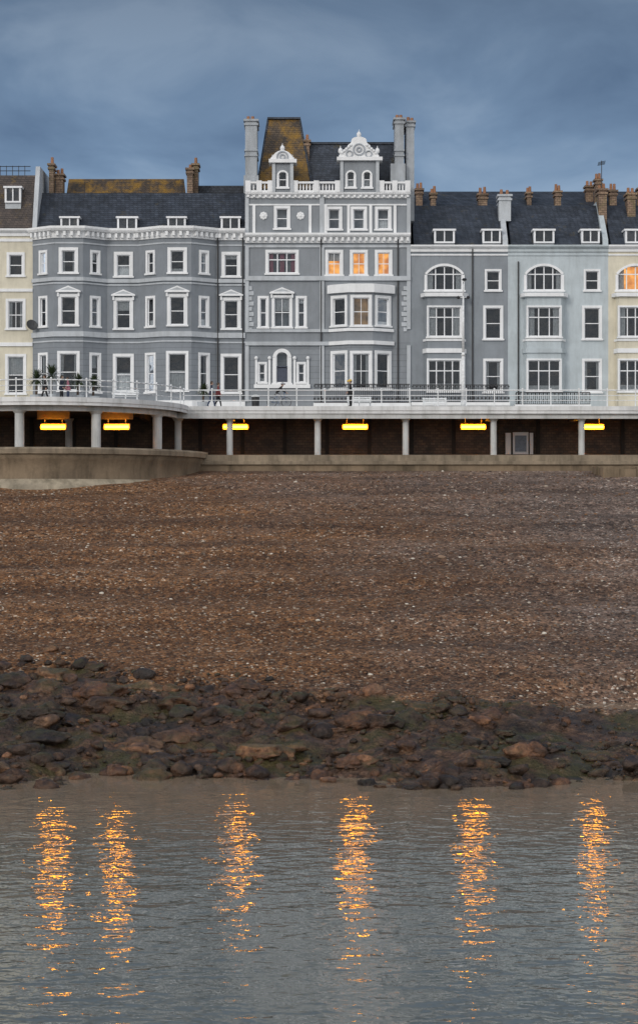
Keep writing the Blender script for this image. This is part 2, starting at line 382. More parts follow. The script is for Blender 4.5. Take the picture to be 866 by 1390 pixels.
for a,b_,c_,e in ((45,74,113,146),(188,222,260,294)):
    B.part('bay_roofs',M_slate).plan([P2(a),P2(b_,d),P2(c_,d),P2(e)],fz(316),fz(310))
slope(B,fx(50),fx(333),187.9,fz(311),191.5,gz(262,191.5),M_slate)
for c,w in ((95,25),(173,27),(240,25),(313,26)): dormer(B,c,w,294,312,187.85)
RR=B.part('rear_mossy_roof',M_slate_m)
RR.add([(gx(88,193.5),193.5,gz(262,191.5)-1),(gx(255,193.5),193.5,gz(262,191.5)-1),(gx(250,196),196,gz(243,196)),(gx(94,196),196,gz(243,196)),(gx(94,199),199,gz(262,191.5)-1),(gx(250,199),199,gz(262,191.5)-1)],[(0,1,2,3),(3,2,5,4),(0,3,4),(1,5,2)])
B.part('rear_roof',M_slate).wbox(gx(255,195),gx(333,195),195,199.5,gz(270,195)-2,gz(252,195))
chimney(B,67,73,222,262,192,1.6,pots=1); chimney(B,76,86,236,262,193,1.4,pots=2); chimney(B,254,262,228,262,193,1.6,pots=1); chimney(B,262,269,222,262,194,1.6,pots=1)
for px in (296,330): pipe(B,px,322,560)
A=B.part('tv_aerial',M_black); A.tube((gx(115,191),191,gz(275,191)),(gx(115,191),191,gz(247,191)),.03); 
for i in range(4): A.tube((gx(110,191),190.8+i*.12,gz(249+i*1.5,191)),(gx(121,191),190.8+i*.12,gz(249+i*1.5,191)),.02,seg=4)
B.part('body',M_grey).wbox(fx(45)+.01,fx(333)-.01,191.7,200,ZB,fz(318))
B.done()

# ================================================================= central mansion
B=Asm('central_mansion_building'); B.part('walls',M_grey2)
dd=1.3
bay=[P2(447),P2(474,dd),P2(506,dd),P2(533)]
low=[P2(333),P2(447)]; 
Lw=[dict(c=383,w=1.0,b=520,t=478,sur=.3,arch=.45),dict(c=356,w=.5,b=519,t=494,sur=.16),dict(c=409,w=.5,b=519,t=494,sur=.16),
    dict(c=383,w=1.35,b=444,t=404,sur=.2,vb=1,ped='tri'),dict(c=357.5,w=.55,b=444,t=405,sur=.2),dict(c=409,w=.55,b=444,t=405,sur=.2)]
facade(B,low,ZB,fz(388),{0:Lw})
facade(B,bay,ZB,fz(388),{0:[dict(w=1.25,b=442,t=405,sur=.24,curt='net'),dict(w=1.3,b=527,t=480,sur=.24)],
   1:[dict(w=1.35,b=442,t=404,sur=.24,lit='dim',vb=1,curt='none'),dict(w=1.4,b=527,t=480,sur=.24,vb=1)],
   2:[dict(w=1.2,b=442,t=405,sur=.24),dict(w=1.3,b=527,t=480,sur=.24)]})
facade(B,[P2(533),P2(557)],ZB,fz(388),{})
up=[P2(333),P2(557)]
facade(B,up,fz(388),fz(325),{0:[dict(c=383,w=2.35,b=371,t=343,sur=.24,vb=2,bars='trans',curt='red',ped=None),
   dict(c=453.5,w=1.05,b=373,t=343,sur=.24,lit='lit',curt='blind',vb=1),dict(c=487,w=1.05,b=373,t=343,sur=.24,lit='lit',curt='none',vb=1),dict(c=520.5,w=1.0,b=373,t=343,sur=.24,lit='lit',curt='none',vb=1)]})
facade(B,up,fz(325),fz(262),{0:[dict(c=383,w=.95,b=310,t=283,sur=.22),dict(c=453.5,w=.95,b=311,t=284,sur=.22),dict(c=487,w=.95,b=311,t=284,sur=.22),dict(c=520,w=.95,b=311,t=284,sur=.22)]})
cornice(B,up,fz(317),h=.8,n=.6)
cornice(B,up,fz(262),h=.45,n=.4,dent=True)
band(B,up,fz(336),fz(333),.1,M_lgrey); band(B,up,fz(381),fz(375),.22,M_white)
band(B,low,fz(451),fz(447),.16,M_white); band(B,bay,fz(451),fz(447),.16,M_white,'bay_bands'); band(B,low,fz(469),fz(464),.22,M_lgrey)
band(B,bay,fz(469),fz(464),.2,M_lgrey,'bay_bands'); band(B,bay,fz(399),fz(388),.3,M_white,'bay_bands')
band(B,up,fz(279),fz(277),.08,M_white,'thin_courses')
B.part('bay_top',M_white).plan([P2(447),P2(474,dd),P2(506,dd),P2(533)],fz(390),fz(387))
T=B.part('pilasters',M_lgrey)
for a,b_ in ((333,338),(434,440),(552,557)):
    for pz,pz2 in ((262,317),(336,375),(381,447),(469,545)):
        T.box(FR,fx(a),fx(b_),0.0,.14,fz(pz2),fz(pz))
T2=B.part('small_pilasters',M_white)
for px in (348,366,400,418): 
    T2.box(FR,fx(px)-.09,fx(px)+.09,0.0,.16,fz(522),fz(488)); T2.ball((fx(px),DB-.14,fz(486)),.16)
for px in (345,421,442,473,503,536): T2.box(FR,fx(px)-.12,fx(px)+.12,0.0,.12,fz(316),fz(279))
Q=B.part('quoins',M_lgrey)
for i in range(9):
    z=fz(450-i*7); w_=.42 if i%2 else .26
    Q.box(FR,fx(552)-w_*1.1,fx(552),0.0,.08,z,z+.34); Q.box(FR,fx(338),fx(338)+w_,0,.08,z,z+.34)
for px in (358,408):
    for k in range(8):
        t=k*math.pi/4; T2.ball((fx(px)+.22*math.cos(t),DB-.05,fz(293)+.22*math.sin(t)),.13,(1,.6,1),8,5)
    T2.ball((fx(px),DB-.08,fz(293)),.15,(1,.7,1),8,5)
def balus(a,b_):
    x0,x1=fx(a),fx(b_); Z0,Z1=fz(261),fz(247)
    BB=B.part('parapet_balustrade',M_white)
    BB.box(FR,x0,x1,-.15,.25,Z0-.02,Z0+.14); BB.box(FR,x0,x1,-.15,.28,Z1-.16,Z1)
    k=int((x1-x0)/.27)
    for i in range(k):
        x=x0+(i+.5)*(x1-x0)/k; BB.tube((x,DB-.05,Z0+.14),(x,DB-.05,Z0+.4),.06,.09,6); BB.tube((x,DB-.05,Z0+.4),(x,DB-.05,Z1-.16),.09,.05,6)
    for x in (x0,x1,(x0+x1)/2): BB.box(FR,x-.22,x+.22,-.2,.32,Z0-.01,Z1+.08)
balus(337,367); balus(401,458); balus(518,553)
def gable(a,b_,wins,pyc,outline):
    G=B.part('gable_bodies',M_lgrey)
    ops=[]
    for c,w in wins: 
        zb,zt=fz(255),fz(234); ops.append((fx(c)-w/2,fx(c)+w/2,zb,zt))
        fr=Fr((0,DB-.3),(1,0)); window(B,fr,fx(c),w,zb,zt,sur=.14,arch=.3,curt='net')
    fr=Fr((0,DB-.3),(1,0))
    wallseg(B,fr,fx(a),fx(b_),fz(262),fz(pyc),ops)
    G.box(FR,fx(a)-.02,fx(a)+.25,-.6,.42,fz(262),fz(pyc)); G.box(FR,fx(b_)-.25,fx(b_)+.02,-.6,.42,fz(262),fz(pyc))
    T=B.part('gable_trim',M_white)
    T.box(FR,fx(a)-.3,fx(b_)+.3,-1.5,.62,fz(pyc),fz(pyc)+.3)
    T.prism(FR,[(fx(x),fz(y)) for x,y in outline],-.1,.4)
    B.part('gable_roofs',M_slate).prism(FR,[(fx(a),fz(pyc)),(fx(b_),fz(pyc)),(fx((a+b_)/2),fz(pyc)+1.0)],-3.5,-.1)
    B.part('gable_cheeks',M_lgrey).box(FR,fx(a)+.05,fx(b_)-.05,-3.5,-1.3,fz(262),fz(pyc))
arc=[(383.5+14.5*math.cos(t),219-14*math.sin(t)) for t in [math.pi-math.pi*i/14 for i in range(15)]]
gable(370,398,[(384,.7)],222,[(368,222)]+arc+[(399,222)])
o=[(459,218),(460,212),(463,208),(467,206),(470,203),(472,198),(476,195),(477,191)]
o+= [(487+10*math.cos(t),191-4.5*math.sin(t)) for t in [math.pi-math.pi*i/10 for i in range(1,10)]]
o+= [(974-x,y) for x,y in reversed(o[:8])]
gable(462,514,[(476,.62),(498,.62)],219,o)
G=B.part('gable_ornaments',paint('ornament_grey',(.36,.39,.43)))
def ring(cx,cy,r,t=.1,z=.42,k=16):
    for i in range(k):
        a0=2*math.pi*i/k;a1=2*math.pi*(i+1)/k
        G.prism(FR,[(fx(cx)+r*math.cos(a),fz(cy)+r*math.sin(a)) for a in (a0,a1)]+[(fx(cx)+(r+t)*math.cos(a),fz(cy)+(r+t)*math.sin(a)) for a in (a1,a0)],z-.05,z+.08)
ring(487,204,.42);ring(487,204,.12,.12); ring(474,210,.22,.08); ring(500,210,.22,.08); ring(383.5,214,.4); ring(383.5,214,.15,.1)
G2=B.part('finials',M_white)
for px,py in ((462,207),(512,207),(487,185),(383.5,203.5),(370,219),(397,219)): G2.ball((fx(px),DB-.2,fz(py)+.1),.2,(1,1,1.3)); G2.tube((fx(px),DB-.2,fz(py)+.2),(fx(px),DB-.2,fz(py)+.55),.07,.01)
for s_ in (-1,1):
    for k in range(5): G2.ball((fx(487+s_*(11+k*3)),DB-.42,fz(198+k*2.6)),.13)
def frustum(name,mat,a,b_,pb,y0,y1,a2,b2,pt,y2,y3):
    z0=gz(pb,y0); z1=gz(pt,y2)
    vs=[(gx(a,y0),y0,z0),(gx(b_,y0),y0,z0),(gx(b_,y0),y1,z0),(gx(a,y0),y1,z0),(gx(a2,y2),y2,z1),(gx(b2,y2),y2,z1),(gx(b2,y2),y3,z1),(gx(a2,y2),y3,z1)]
    B.part(name,mat).add(vs,[(0,1,5,4),(1,2,6,5),(2,3,7,6),(3,0,4,7),(4,5,6,7),(0,3,2,1)])
frustum('mossy_pavilion_roof',M_slate_m,349,424,256,188.8,198,364,407,162,191.6,194.5)
B.part('pavilion_cap',M_slate).wbox(gx(363,191.5),gx(408,191.5),191.4,194.7,gz(162,191.6),gz(159.5,191.6))
Hp=B.part('pavilion_hips',M_slate)
Hp.tube((gx(349,188.8),188.8,gz(256,188.8)),(gx(364,191.6),191.6,gz(162,191.6)),.1,seg=6); Hp.tube((gx(424,188.8),188.8,gz(256,188.8)),(gx(407,191.6),191.6,gz(162,191.6)),.1,seg=6)
frustum('main_slate_roof',M_slate,424.5,548,258,188.8,198,412,536,196,191.5,196)
B.part('ridge',M_slate).wbox(gx(414,191.5),gx(536,191.5),191.4,191.9,gz(196,191.5),gz(193,191.5))
B.part('body',M_grey2).wbox(fx(333)+.02,fx(557)-.02,188.3,200,ZB,fz(262)-.2)
B.part('roof_deck',M_slate).wbox(fx(333)+.03,fx(557)-.03,187.6,199.9,fz(262)-.2,fz(262)-.05)
chimney(B,333,349,162,266,188.2,2.8,M_stack,0); chimney(B,536,548,160,266,188.2,2.8,M_stack,0); chimney(B,551,562,164,300,188.6,4.0,M_stack,0)
CS=B.part('rendered_chimney_stacks',M_stack)
CS.wbox(gx(530,188),gx(550,188),188.0,191.2,gz(262,188),gz(222,188)); CS.wbox(gx(331,188),gx(351,188),188.0,191.2,gz(262,188),gz(238,188))
for a_,b2_ in ((333,349),(536,548)):
    for z_ in (205,212): CS.wbox(gx(a_,188.2)-.07,gx(b2_,188.2)+.07,188.1,191.1,gz(z_,188.2),gz(z_,188.2)+.12)
for px,t in ((337,157),(343,157),(539,155),(544,155),(554,158),(559,159)):
    B.part('chimney_pots',M_pot).tube((gx(px,189),189.4,gz(t+8,189)),(gx(px,189),189.4,gz(t,189)),.17,.13)
chimney(B,414,420,190,245,190.5,1,pots=1)
pipe(B,436,325,560); pipe(B,540,325,560); 
B.part('front_door',plain('dark_door_paint',(0.05,0.06,0.09),.4)).box(FR,fx(383)-.45,fx(383)+.45,-.13,-.09,fz(520)+.1,fz(497))
band(B,[P2(345),P2(421)],fz(527),fz(522),.3,M_white,'porch_ledge')
def ironwork(B,a,b_,pt,pb,n,step=.16,name='balcony_railing'):
    I=B.part(name,M_black); y=DB-n
    x0,x1=gx(a,y),gx(b_,y); z0,z1=gz(pb,y),gz(pt,y)
    I.wbox(x0,x1,y-.03,y+.03,z1-.08,z1); I.wbox(x0,x1,y-.03,y+.03,z0,z0+.06); I.wbox(x0,x1,y-.02,y+.02,z1-.32,z1-.28)
    k=int((x1-x0)/step)
    for i in range(k+1):
        x=x0+(x1-x0)*i/k; I.tube((x,y,z0),(x,y,z1),.022,seg=4)
        if i%2==0: I.ball((x,y,z1-.17),.08,(1,.3,1),6,4); I.ball((x,y,z0+.35),.09,(1,.3,1.3),6,4)
    B.part('balcony_slab',M_white).wbox(x0-.1,x1+.1,y-.12,DB-.0,z0-.28,z0)
ironwork(B,427,556,521,547,2.6)
B.done()

# ================================================================= townhouses
def townhouse(name,wall,a,b_,cA,cB,litc=None,cornpy=333,bayw=27,trimcol=M_white,baywhite=False):
    B=Asm(name); B.part('walls',wall)
    pts=[P2(a),P2(b_)]
    bd=.9
    bl,br=cA-bayw-1,cA+bayw+1
    bay=[P2(bl),P2(bl+5,bd),P2(br-5,bd),P2(br)]
    zt=fz(401)
    facade(B,pts,zt,fz(cornpy),{0:[dict(c=cA,w=3.0,b=394,t=361,sur=.2,vb=3,bars='trans',arch=.75,lit='lit' if litc else None,curt='sides'),dict(c=cB,w=1.1,b=394,t=368,sur=.16)]})
    facade(B,[P2(a),P2(bl)],ZB,zt,{})
    facade(B,[P2(br),P2(b_)],ZB,zt,{0:[dict(c=cB,w=1.3,b=460,t=418,sur=.2),dict(c=cB,w=1.3,b=532,t=490,sur=.2)]})
    facade(B,bay,ZB,zt,{1:[dict(w=2.7,b=457,t=417,sur=.14,vb=3 if not baywhite else 2,bars='trans',curt='sides'),dict(w=2.7,b=531,t=489,sur=.14,vb=3 if not baywhite else 2,bars='trans',curt='low')],
         })
    band(B,bay,fz(404),fz(399),.3,M_white,'bay_bands'); B.part('bay_top',M_white).plan(bay,fz(402),fz(399.5))
    band(B,bay,fz(480),fz(474),.12,M_white if not baywhite else wall,'bay_bands2'); band(B,bay,fz(464),fz(461),.08,M_white,'bay_bands')
    cornice(B,pts,fz(cornpy),h=.55,n=.45,dent=False,mat=trimcol)
    band(B,pts,fz(cornpy+14),fz(cornpy+12),.08,trimcol,'thin_courses')
    slope(B,fx(a)+.3,fx(b_)-.1,187.9,fz(cornpy),192.2,gz(279,192.2),M_slate)
    dormer(B,cA,28,311,330,187.85); dormer(B,cB-2,25,311,330,187.85)
    B.part('body',wall).wbox(fx(a)+.02,fx(b_)-.02,192.4,200,ZB,fz(cornpy))
    x0,x1=fx(b_-7),fx(b_)
    B.part('party_wall',wall if wall is not M_grey3 else M_lgrey).add([(x0,187.55,fz(cornpy)-.3),(x1,187.55,fz(cornpy)-.3),(x0,187.55,fz(cornpy)+.5),(x1,187.55,fz(cornpy)+.5),(x0,192.2,gz(274,192.2)),(x1,192.2,gz(274,192.2)),(x0,199,gz(274,192.2)),(x1,199,gz(274,192.2)),(x0,199,fz(cornpy)-.3),(x1,199,fz(cornpy)-.3)],
       [(0,1,3,2),(2,3,5,4),(4,5,7,6),(6,7,9,8),(0,2,4,6,8),(1,9,7,5,3)])
    return B
B=townhouse('mid_grey_house',M_grey3,557,689,603,669)
chimney(B,677,693,264,300,190,1.5,M_lgrey,2); ironwork(B,560,690,522,546,2.6); pipe(B,641,338,560)
B.done()
B=townhouse('pale_blue_house',M_pale,689,825,738,803,baywhite=True,trimcol=M_pale)
chimney(B,812,823,256,320,190.5,1.6,M_brick,2); pipe(B,703,355,560); ironwork(B,700,800,532,549,2.6)
A=B.part('tv_aerial',M_black); A.tube((gx(816,191),191,gz(256,191)),(gx(816,191),191,gz(218,191)),.035)
for i in range(4): A.tube((gx(811,191),190.8+i*.15,gz(221+i,191)),(gx(821,191),190.8+i*.15,gz(219+i,191)),.025,seg=4)
B.done()
B=townhouse('cream_house',M_cream,825,961,862,925,litc=True)
chimney(B,851,862,262,320,191,1.6,M_brick,2); B.done()
B=townhouse('pale_stucco_house',M_pale,961,1095,1010,1070); B.done()
B=Asm('grey_stucco_house'); B.part('walls',M_grey)
pts=[P2(-330),P2(-150)]
facade(B,pts,ZB,fz(312),{0:[dict(c=c,w=1.2,b=b,t=t,sur=.22) for c in (-300,-255,-210,-170) for b,t in ((374,346),(446,409),(534,484))]})
cornice(B,pts,fz(311),h=.7,n=.45); slope(B,fx(-330),fx(-150),187.9,fz(311),191,gz(245,191),M_slate); B.done()

B=Asm('background_terrace_houses'); B.part('walls',M_brown)
yb=206
B.part('rear_walls',M_brick).wbox(gx(560,yb),gx(1100,yb),yb+1.5,yb+9,15,gz(272,yb))
slope(B,gx(560,yb),gx(1100,yb),yb,gz(283,yb),yb+4,gz(260,yb+4),M_slate,yb=yb+9)
for px in (585,618,640,712,742,790,845,900): 
    x=gx(px,yb-.3)
    B.part('roof_windows',M_frame).add([(x-.7,yb+1.0,gz(276,yb)),(x+.7,yb+1.0,gz(276,yb)),(x+.7,yb+2.3,gz(268.5,yb+1)),(x-.7,yb+2.3,gz(268.5,yb+1)),(x-.7,yb+1.5,gz(278,yb)),(x+.7,yb+1.5,gz(278,yb))],[(0,1,2,3),(0,4,5,1),(1,5,2),(0,3,4)])
for px,w,t in ((569,9,256),(588,7,262),(655,12,263),(718,6,261),(757,8,259),(800,10,252),(812,8,243),(832,9,258),(872,12,255),(930,12,255)):
    chimney(B,px-w/2,px+w/2,t,285,yb+random.uniform(-3,2),1.2,M_brick if w<11 else None,pots=2)
B.done()

# ================================================================= promenade
M_conc=paint('promenade_concrete',(0.60,0.61,0.60),var=.25,stain=.35,rough=.75)
M_prail=plain('white_rail_paint',(0.78,0.80,0.81),.4)
M_sea=paint('sea_wall_concrete',(0.25,0.185,0.12),var=.5,stain=.55,scale=.6,rough=.85,bump=.06)
M_cap=paint('sea_wall_coping',(0.30,0.24,0.17),var=.45,stain=.45,rough=.85,bump=.04)
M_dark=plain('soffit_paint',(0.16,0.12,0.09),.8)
CX=-18.5
def ell(rx,ry,yl,x0=-75,x1=75,k=40):
    pts=[(x0,yl)]
    b=min(1,max(0,(158-yl)/ry)); t0=math.asin(b) 
    for i in range(k+1):
        t=math.pi-t0-(math.pi-2*t0)*i/k
        pts.append((CX+rx*math.cos(t),158-ry*math.sin(t)))
    pts.append((x1,yl)); return pts
ZD=16.73
B=Asm('double_deck_promenade')
edge=ell(9.0,13.0,157.99)
B.part('deck_slab',M_conc).plan(edge+[(75,167.5),(-75,167.5)],ZD-.36,ZD)
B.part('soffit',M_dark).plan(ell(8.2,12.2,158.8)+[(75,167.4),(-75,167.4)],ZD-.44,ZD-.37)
B.part('deck_fascia',paint('white_fascia',(0.74,0.75,0.75),var=.15,stain=.3)).sweep(edge,[(-.1,ZD-.5),(.12,ZD-.5),(.12,ZD-.3),(.18,ZD-.28),(.18,ZD+.03),(-.1,ZD+.03)])
inn=ell(8.3,12.3,158.7)
B.part('edge_beam',M_conc).sweep(inn,[(-.2,ZD-.85),(.12,ZD-.85),(.12,ZD-.45),(-.2,ZD-.45)])
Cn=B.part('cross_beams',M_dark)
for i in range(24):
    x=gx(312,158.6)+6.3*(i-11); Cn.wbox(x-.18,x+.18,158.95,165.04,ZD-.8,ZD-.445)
def onell(px,rx,ry):
    best=None
    for i in range(2000):
        t=math.pi*i/2000; x=CX+rx*math.cos(t); y=158-ry*math.sin(t)
        e=abs(gx(px,y)-x)
        if best is None or e<best[0]: best=(e,x,y)
    return best[1:]
Cl=B.part('columns',M_conc)
def column(x,y,r=.23):
    Cl.tube((x,y,12.9),(x,y,ZD-.8),r,r*.97,16); Cl.tube((x,y,ZD-1.0),(x,y,ZD-.8),r*1.05,r*1.6,16); Cl.tube((x,y,12.9),(x,y,13.15),r*1.3,r*1.25,16)
for px in (27,131,214): column(*onell(px,8.3,12.3),.32)
for px in (94,242): column(gx(px,159.2),159.2,.26)
for i in range(11): column(gx(312,158.7)+i*gx(433+119.2,158.7),158.7,.23)
for i in range(4): column(-28.5-i*6.3,158.7,.23)
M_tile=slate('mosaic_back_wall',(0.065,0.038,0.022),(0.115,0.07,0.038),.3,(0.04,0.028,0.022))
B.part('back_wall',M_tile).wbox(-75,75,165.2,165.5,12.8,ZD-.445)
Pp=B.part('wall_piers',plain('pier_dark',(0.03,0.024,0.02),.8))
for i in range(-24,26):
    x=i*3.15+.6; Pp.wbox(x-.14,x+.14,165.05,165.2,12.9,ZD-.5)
B.part('shelter_bench',plain('bench_brown',(0.08,0.05,0.03),.6)).wbox(-75,75,164.5,164.95,13.4,13.5)
fl=ell(9.9,14.0,156.3)
B.part('lower_walkway',M_sea).plan(fl+[(75,167),(-75,167)],12.6,12.98)
D=B.part('kiosk_doors',M_frame)
x=gx(703,164.8); D.wbox(x-.95,x-.55,164.7,165.0,12.98,15.1); D.wbox(x-.4,x+.75,164.75,165.0,12.98,15.15); D.wbox(x+.85,x+1.1,164.7,165.0,12.98,15.1)
B.part('kiosk_signs',plain('kiosk_grey',(0.2,0.25,0.32),.5)).wbox(x-.25,x+.6,164.7,164.74,13.7,14.9)
B.done()
M_tubeE=plain('sodium_lamp_tube',(0.8,0.5,0.2),.5,emit=(1.0,0.38,0.010),es=46)
M_refE=plain('lamp_diffuser',(0.8,0.5,0.2),.5,emit=(1.0,0.30,0.010),es=2.0)
M_house=plain('lamp_housing',(0.5,0.36,0.2),.5)
for px in (73,159,320,482,642,802,-96,965,1128):
    yl=151.5 if px in (73,159) else 163.6
    B=Asm('wall_lamp'); x=gx(px,yl); z=gz(579.5,yl); w=.92*yl/163.6
    h=.18
    B.part('diffuser',M_refE).wbox(x-w,x+w,yl-.02,yl+.0,z-h,z+h)
    B.part('lamp_tube',M_tubeE,True).tube((x-w*.95,yl-.12,z),(x+w*.95,yl-.12,z),.092,seg=10)
    Hs=B.part('housing',M_house)
    Hs.wbox(x-w-.06,x+w+.06,yl+.01,yl+.22,z-h-.03,z+h+.05)
    for s_ in (-1,1): Hs.wbox(x+s_*(w+.01)-.03,x+s_*(w+.01)+.03,yl-.14,yl+.01,z-h,z+h)
    for s_ in (-.6,.6): Hs.tube((x+s_,yl+.1,z+h+.06),(x+s_,yl+.1,ZD-.44),.03)
    if yl<160: B.part('hanger_beam',M_dark).wbox(x-w*1.3,x+w*1.3,yl+.02,yl+.3,z+h+.35,ZD-.45)
    B.done()
B=Asm('promenade_railing'); R=B.part('rails',M_prail,True); Q=B.part('posts',M_prail)
pth=ell(8.85,12.85,158.15,k=60)
dense=[]
for p,q in zip(pth[:-1],pth[1:]):
    L=math.hypot(q[0]-p[0],q[1]-p[1]); k=max(1,int(L/1.0))
    for i in range(k): dense.append((p[0]+(q[0]-p[0])*i/k,p[1]+(q[1]-p[1])*i/k))
dense.append(pth[-1])
for zz,r in ((1.18,.045),(.8,.028),(.45,.028)):
    for p,q in zip(pth[:-1],pth[1:]): R.tube((*p,ZD+zz),(*q,ZD+zz),r,seg=6)
acc=0;last=dense[0]
for p in dense:
    acc+=math.hypot(p[0]-last[0],p[1]-last[1]); last=p
    if acc>=2.0: acc=0; Q.tube((*p,ZD),(*p,ZD+1.25),.05,.045,6); Q.ball((*p,ZD+1.27),.07)
B.done()
B=Asm('sea_wall')
sp=[(CX+9.9,156.0),(75,156.0)]
B.part('wall',M_sea).sweep(sp,[(.5,9.0),(.1,11.2),(.05,12.55),(-.6,12.55),(-.6,9.0)])
B.part('coping',M_cap).sweep(sp,[(.22,12.55),(.22,12.78),(.0,12.8),(.0,13.22),(-.65,13.25),(-.65,12.55)])
B.done()
B=Asm('curved_sea_wall')
cp=ell(10.3,14.6,156.6,x0=-75,x1=-7.9,k=60)
B.part('wall',M_sea,True).sweep(cp,[(.35,8.5),(.3,10.6),(.0,11.1),(-.1,12.0),(.0,12.6),(.22,12.95),(-.9,12.95),(-.9,8.5)])
B.part('footing',paint('stained_footing',(0.40,0.34,0.25),var=.5,stain=.5,scale=.8,bump=.08),True).sweep(cp,[(.9,8.5),(.85,10.9),(.3,11.35),(.1,11.35),(.1,8.5)])
B.part('coping',M_cap).sweep(cp,[(.24,12.95),(.36,13.0),(.38,13.3),(.3,13.42),(-.9,13.45),(-.9,12.95)])
B.done()
B=Asm('concrete_block'); Cb=B.part('block',M_sea)
x0=gx(817,150)
for i in range(3): Cb.wbox(x0+i*1.15,x0+i*1.15+1.12,149.6+.05*i,151.6,11.0,12.25-.13*(i%2))
Cb.wbox(x0-.2,x0+8,151.7,154,11.2,12.35); B.done()

B=Asm('road'); B.part('asphalt',paint('asphalt',(0.05,0.05,0.052),rough=.9)).wbox(-400,400,170,181,16.2,16.62)
B.part('kerbs',M_lgrey).wbox(-400,400,169.8,169.999,16.2,16.75); B.part('kerbs',M_lgrey).wbox(-400,400,181.001,181.2,16.2,16.75)
for i in range(-30,30): B.part('lane_markings',M_white).wbox(i*5,i*5+2,175.4,175.5,16.6,16.624)
B.done()
B=Asm('pavement'); B.part('slabs',M_conc).wbox(-400,400,181.2,187.3,16.2,16.74); B.part('slabs',M_conc).wbox(-400,400,167.5,169.8,16.2,16.725); B.done()

# ================================================================= terrain
PR=[(-2000,-6),(40,-4),(70,-.9),(77.3,0.0),(80,.40),(84,1.0),(88,1.75),(94,2.85),(100,3.95),(110,5.65),(120,7.25),(130,8.9),(140,10.4),(146,11.15),(150,11.6),(156,12.1),(165.6,12.1),(166.4,16.0),(3000,16.0)]
PX=[p[0] for p in PR]; PZ=[p[1] for p in PR]
def yr(x):
    t=max(0,min(1,(x+14)/24)); return 94.0-7.2*t**.8 + 2.0*noise.noise((x*.35,3.1,0)) + 1.3*noise.noise((x*1.1,7,0))+.7*noise.noise((x*3.1,17,0))
POOL=(14.9,88.5,4.4,2.0,1.42)
def pe(x,y): return ((x-POOL[0])/POOL[2])**2+((y-POOL[1])/POOL[3])**2
def shore(x,y):
    f=1 if y<82 else max(0,(90-y)/8)
    return f*(2.6*math.exp(-((x-4.5)/3.4)**2)-2.0*max(0,min(1,(x-8.5)/3))+1.3*noise.noise((x*.4,.5,2))+.8*noise.noise((x*1.1,.5,8)))
def tz(x,y):
    yo=y+1.1*noise.noise((x*.12,y*.02,1.3))*(1 if y<100 else max(0,(125-y)/25))+shore(x,y) 
    z=float(np.interp(yo,PX,PZ)); rk=0
    if 60<y<156:
        r=yr(x); rk=max(0,min(1,(r-y)/1.2))
        if rk>0:
            damp=1-.8*max(0,min(1,(x-9)/2))*(1 if 82<y<91 else 0)
            q=noise.fractal((x*.45,y*.45,0),.8,2.1,6); q2=noise.noise((x*.22,y*.25,4))
            z+=rk*(.34*q+.34*q2)*damp
            z+=.2*rk*abs(noise.noise((x*1.6,y*1.6,2)))*damp
        if y>=80:
            k=1-rk
            z+=k*(.10*noise.noise((x*.16,y*.30,0))+.06*noise.noise((x*.5,y*.8,5))+.035*noise.noise((x*1.7,y*2.0,9)))*min(1,(156-y)/4)
            z+=k*.15*math.sin((y+1.8*noise.noise((x*.08,y*.05,2)))*.75)*min(1,max(0,(150-y)/8))
        if y>81:
            e=pe(x,y)
            if e<3:
                k=min(1,(3-e)/1.85); z=z*(1-k)+(POOL[4]+.05)*k
                w=max(0,min(1,(1.15-e)/.3)); z=z*(1-w)+(POOL[4]-.15)*w
    return z,rk
ys=[-2000,-500,-100,0,40,60]+list(np.arange(68,98,.2))+list(np.arange(98,156.5,.45))+[158,162,165.6,166.4,168,200,260,500,1200,3000]
xs=[-3000,-800,-200,-90,-60,-45,-38]+list(np.arange(-34,34.1,.26))+[38,45,60,90,200,800,3000]
vs=[];rk=[]
for y in ys:
    for x in xs:
        if abs(x)<50 and 60<y<156.5: z,r=tz(x,y)
        else: z=float(np.interp(y,PX,PZ)); r=1.0 if y<93 else 0.0
        vs.append((x,y,z)); rk.append(r)
nx=len(xs)
fs=[(j*nx+i,j*nx+i+1,(j+1)*nx+i+1,(j+1)*nx+i) for j in range(len(ys)-1) for i in range(nx-1)]
me=bpy.data.meshes.new('beach_ground'); me.from_pydata(vs,[],fs)
at=me.attributes.new('rock','FLOAT','POINT'); at.data.foreach_set('value',rk)
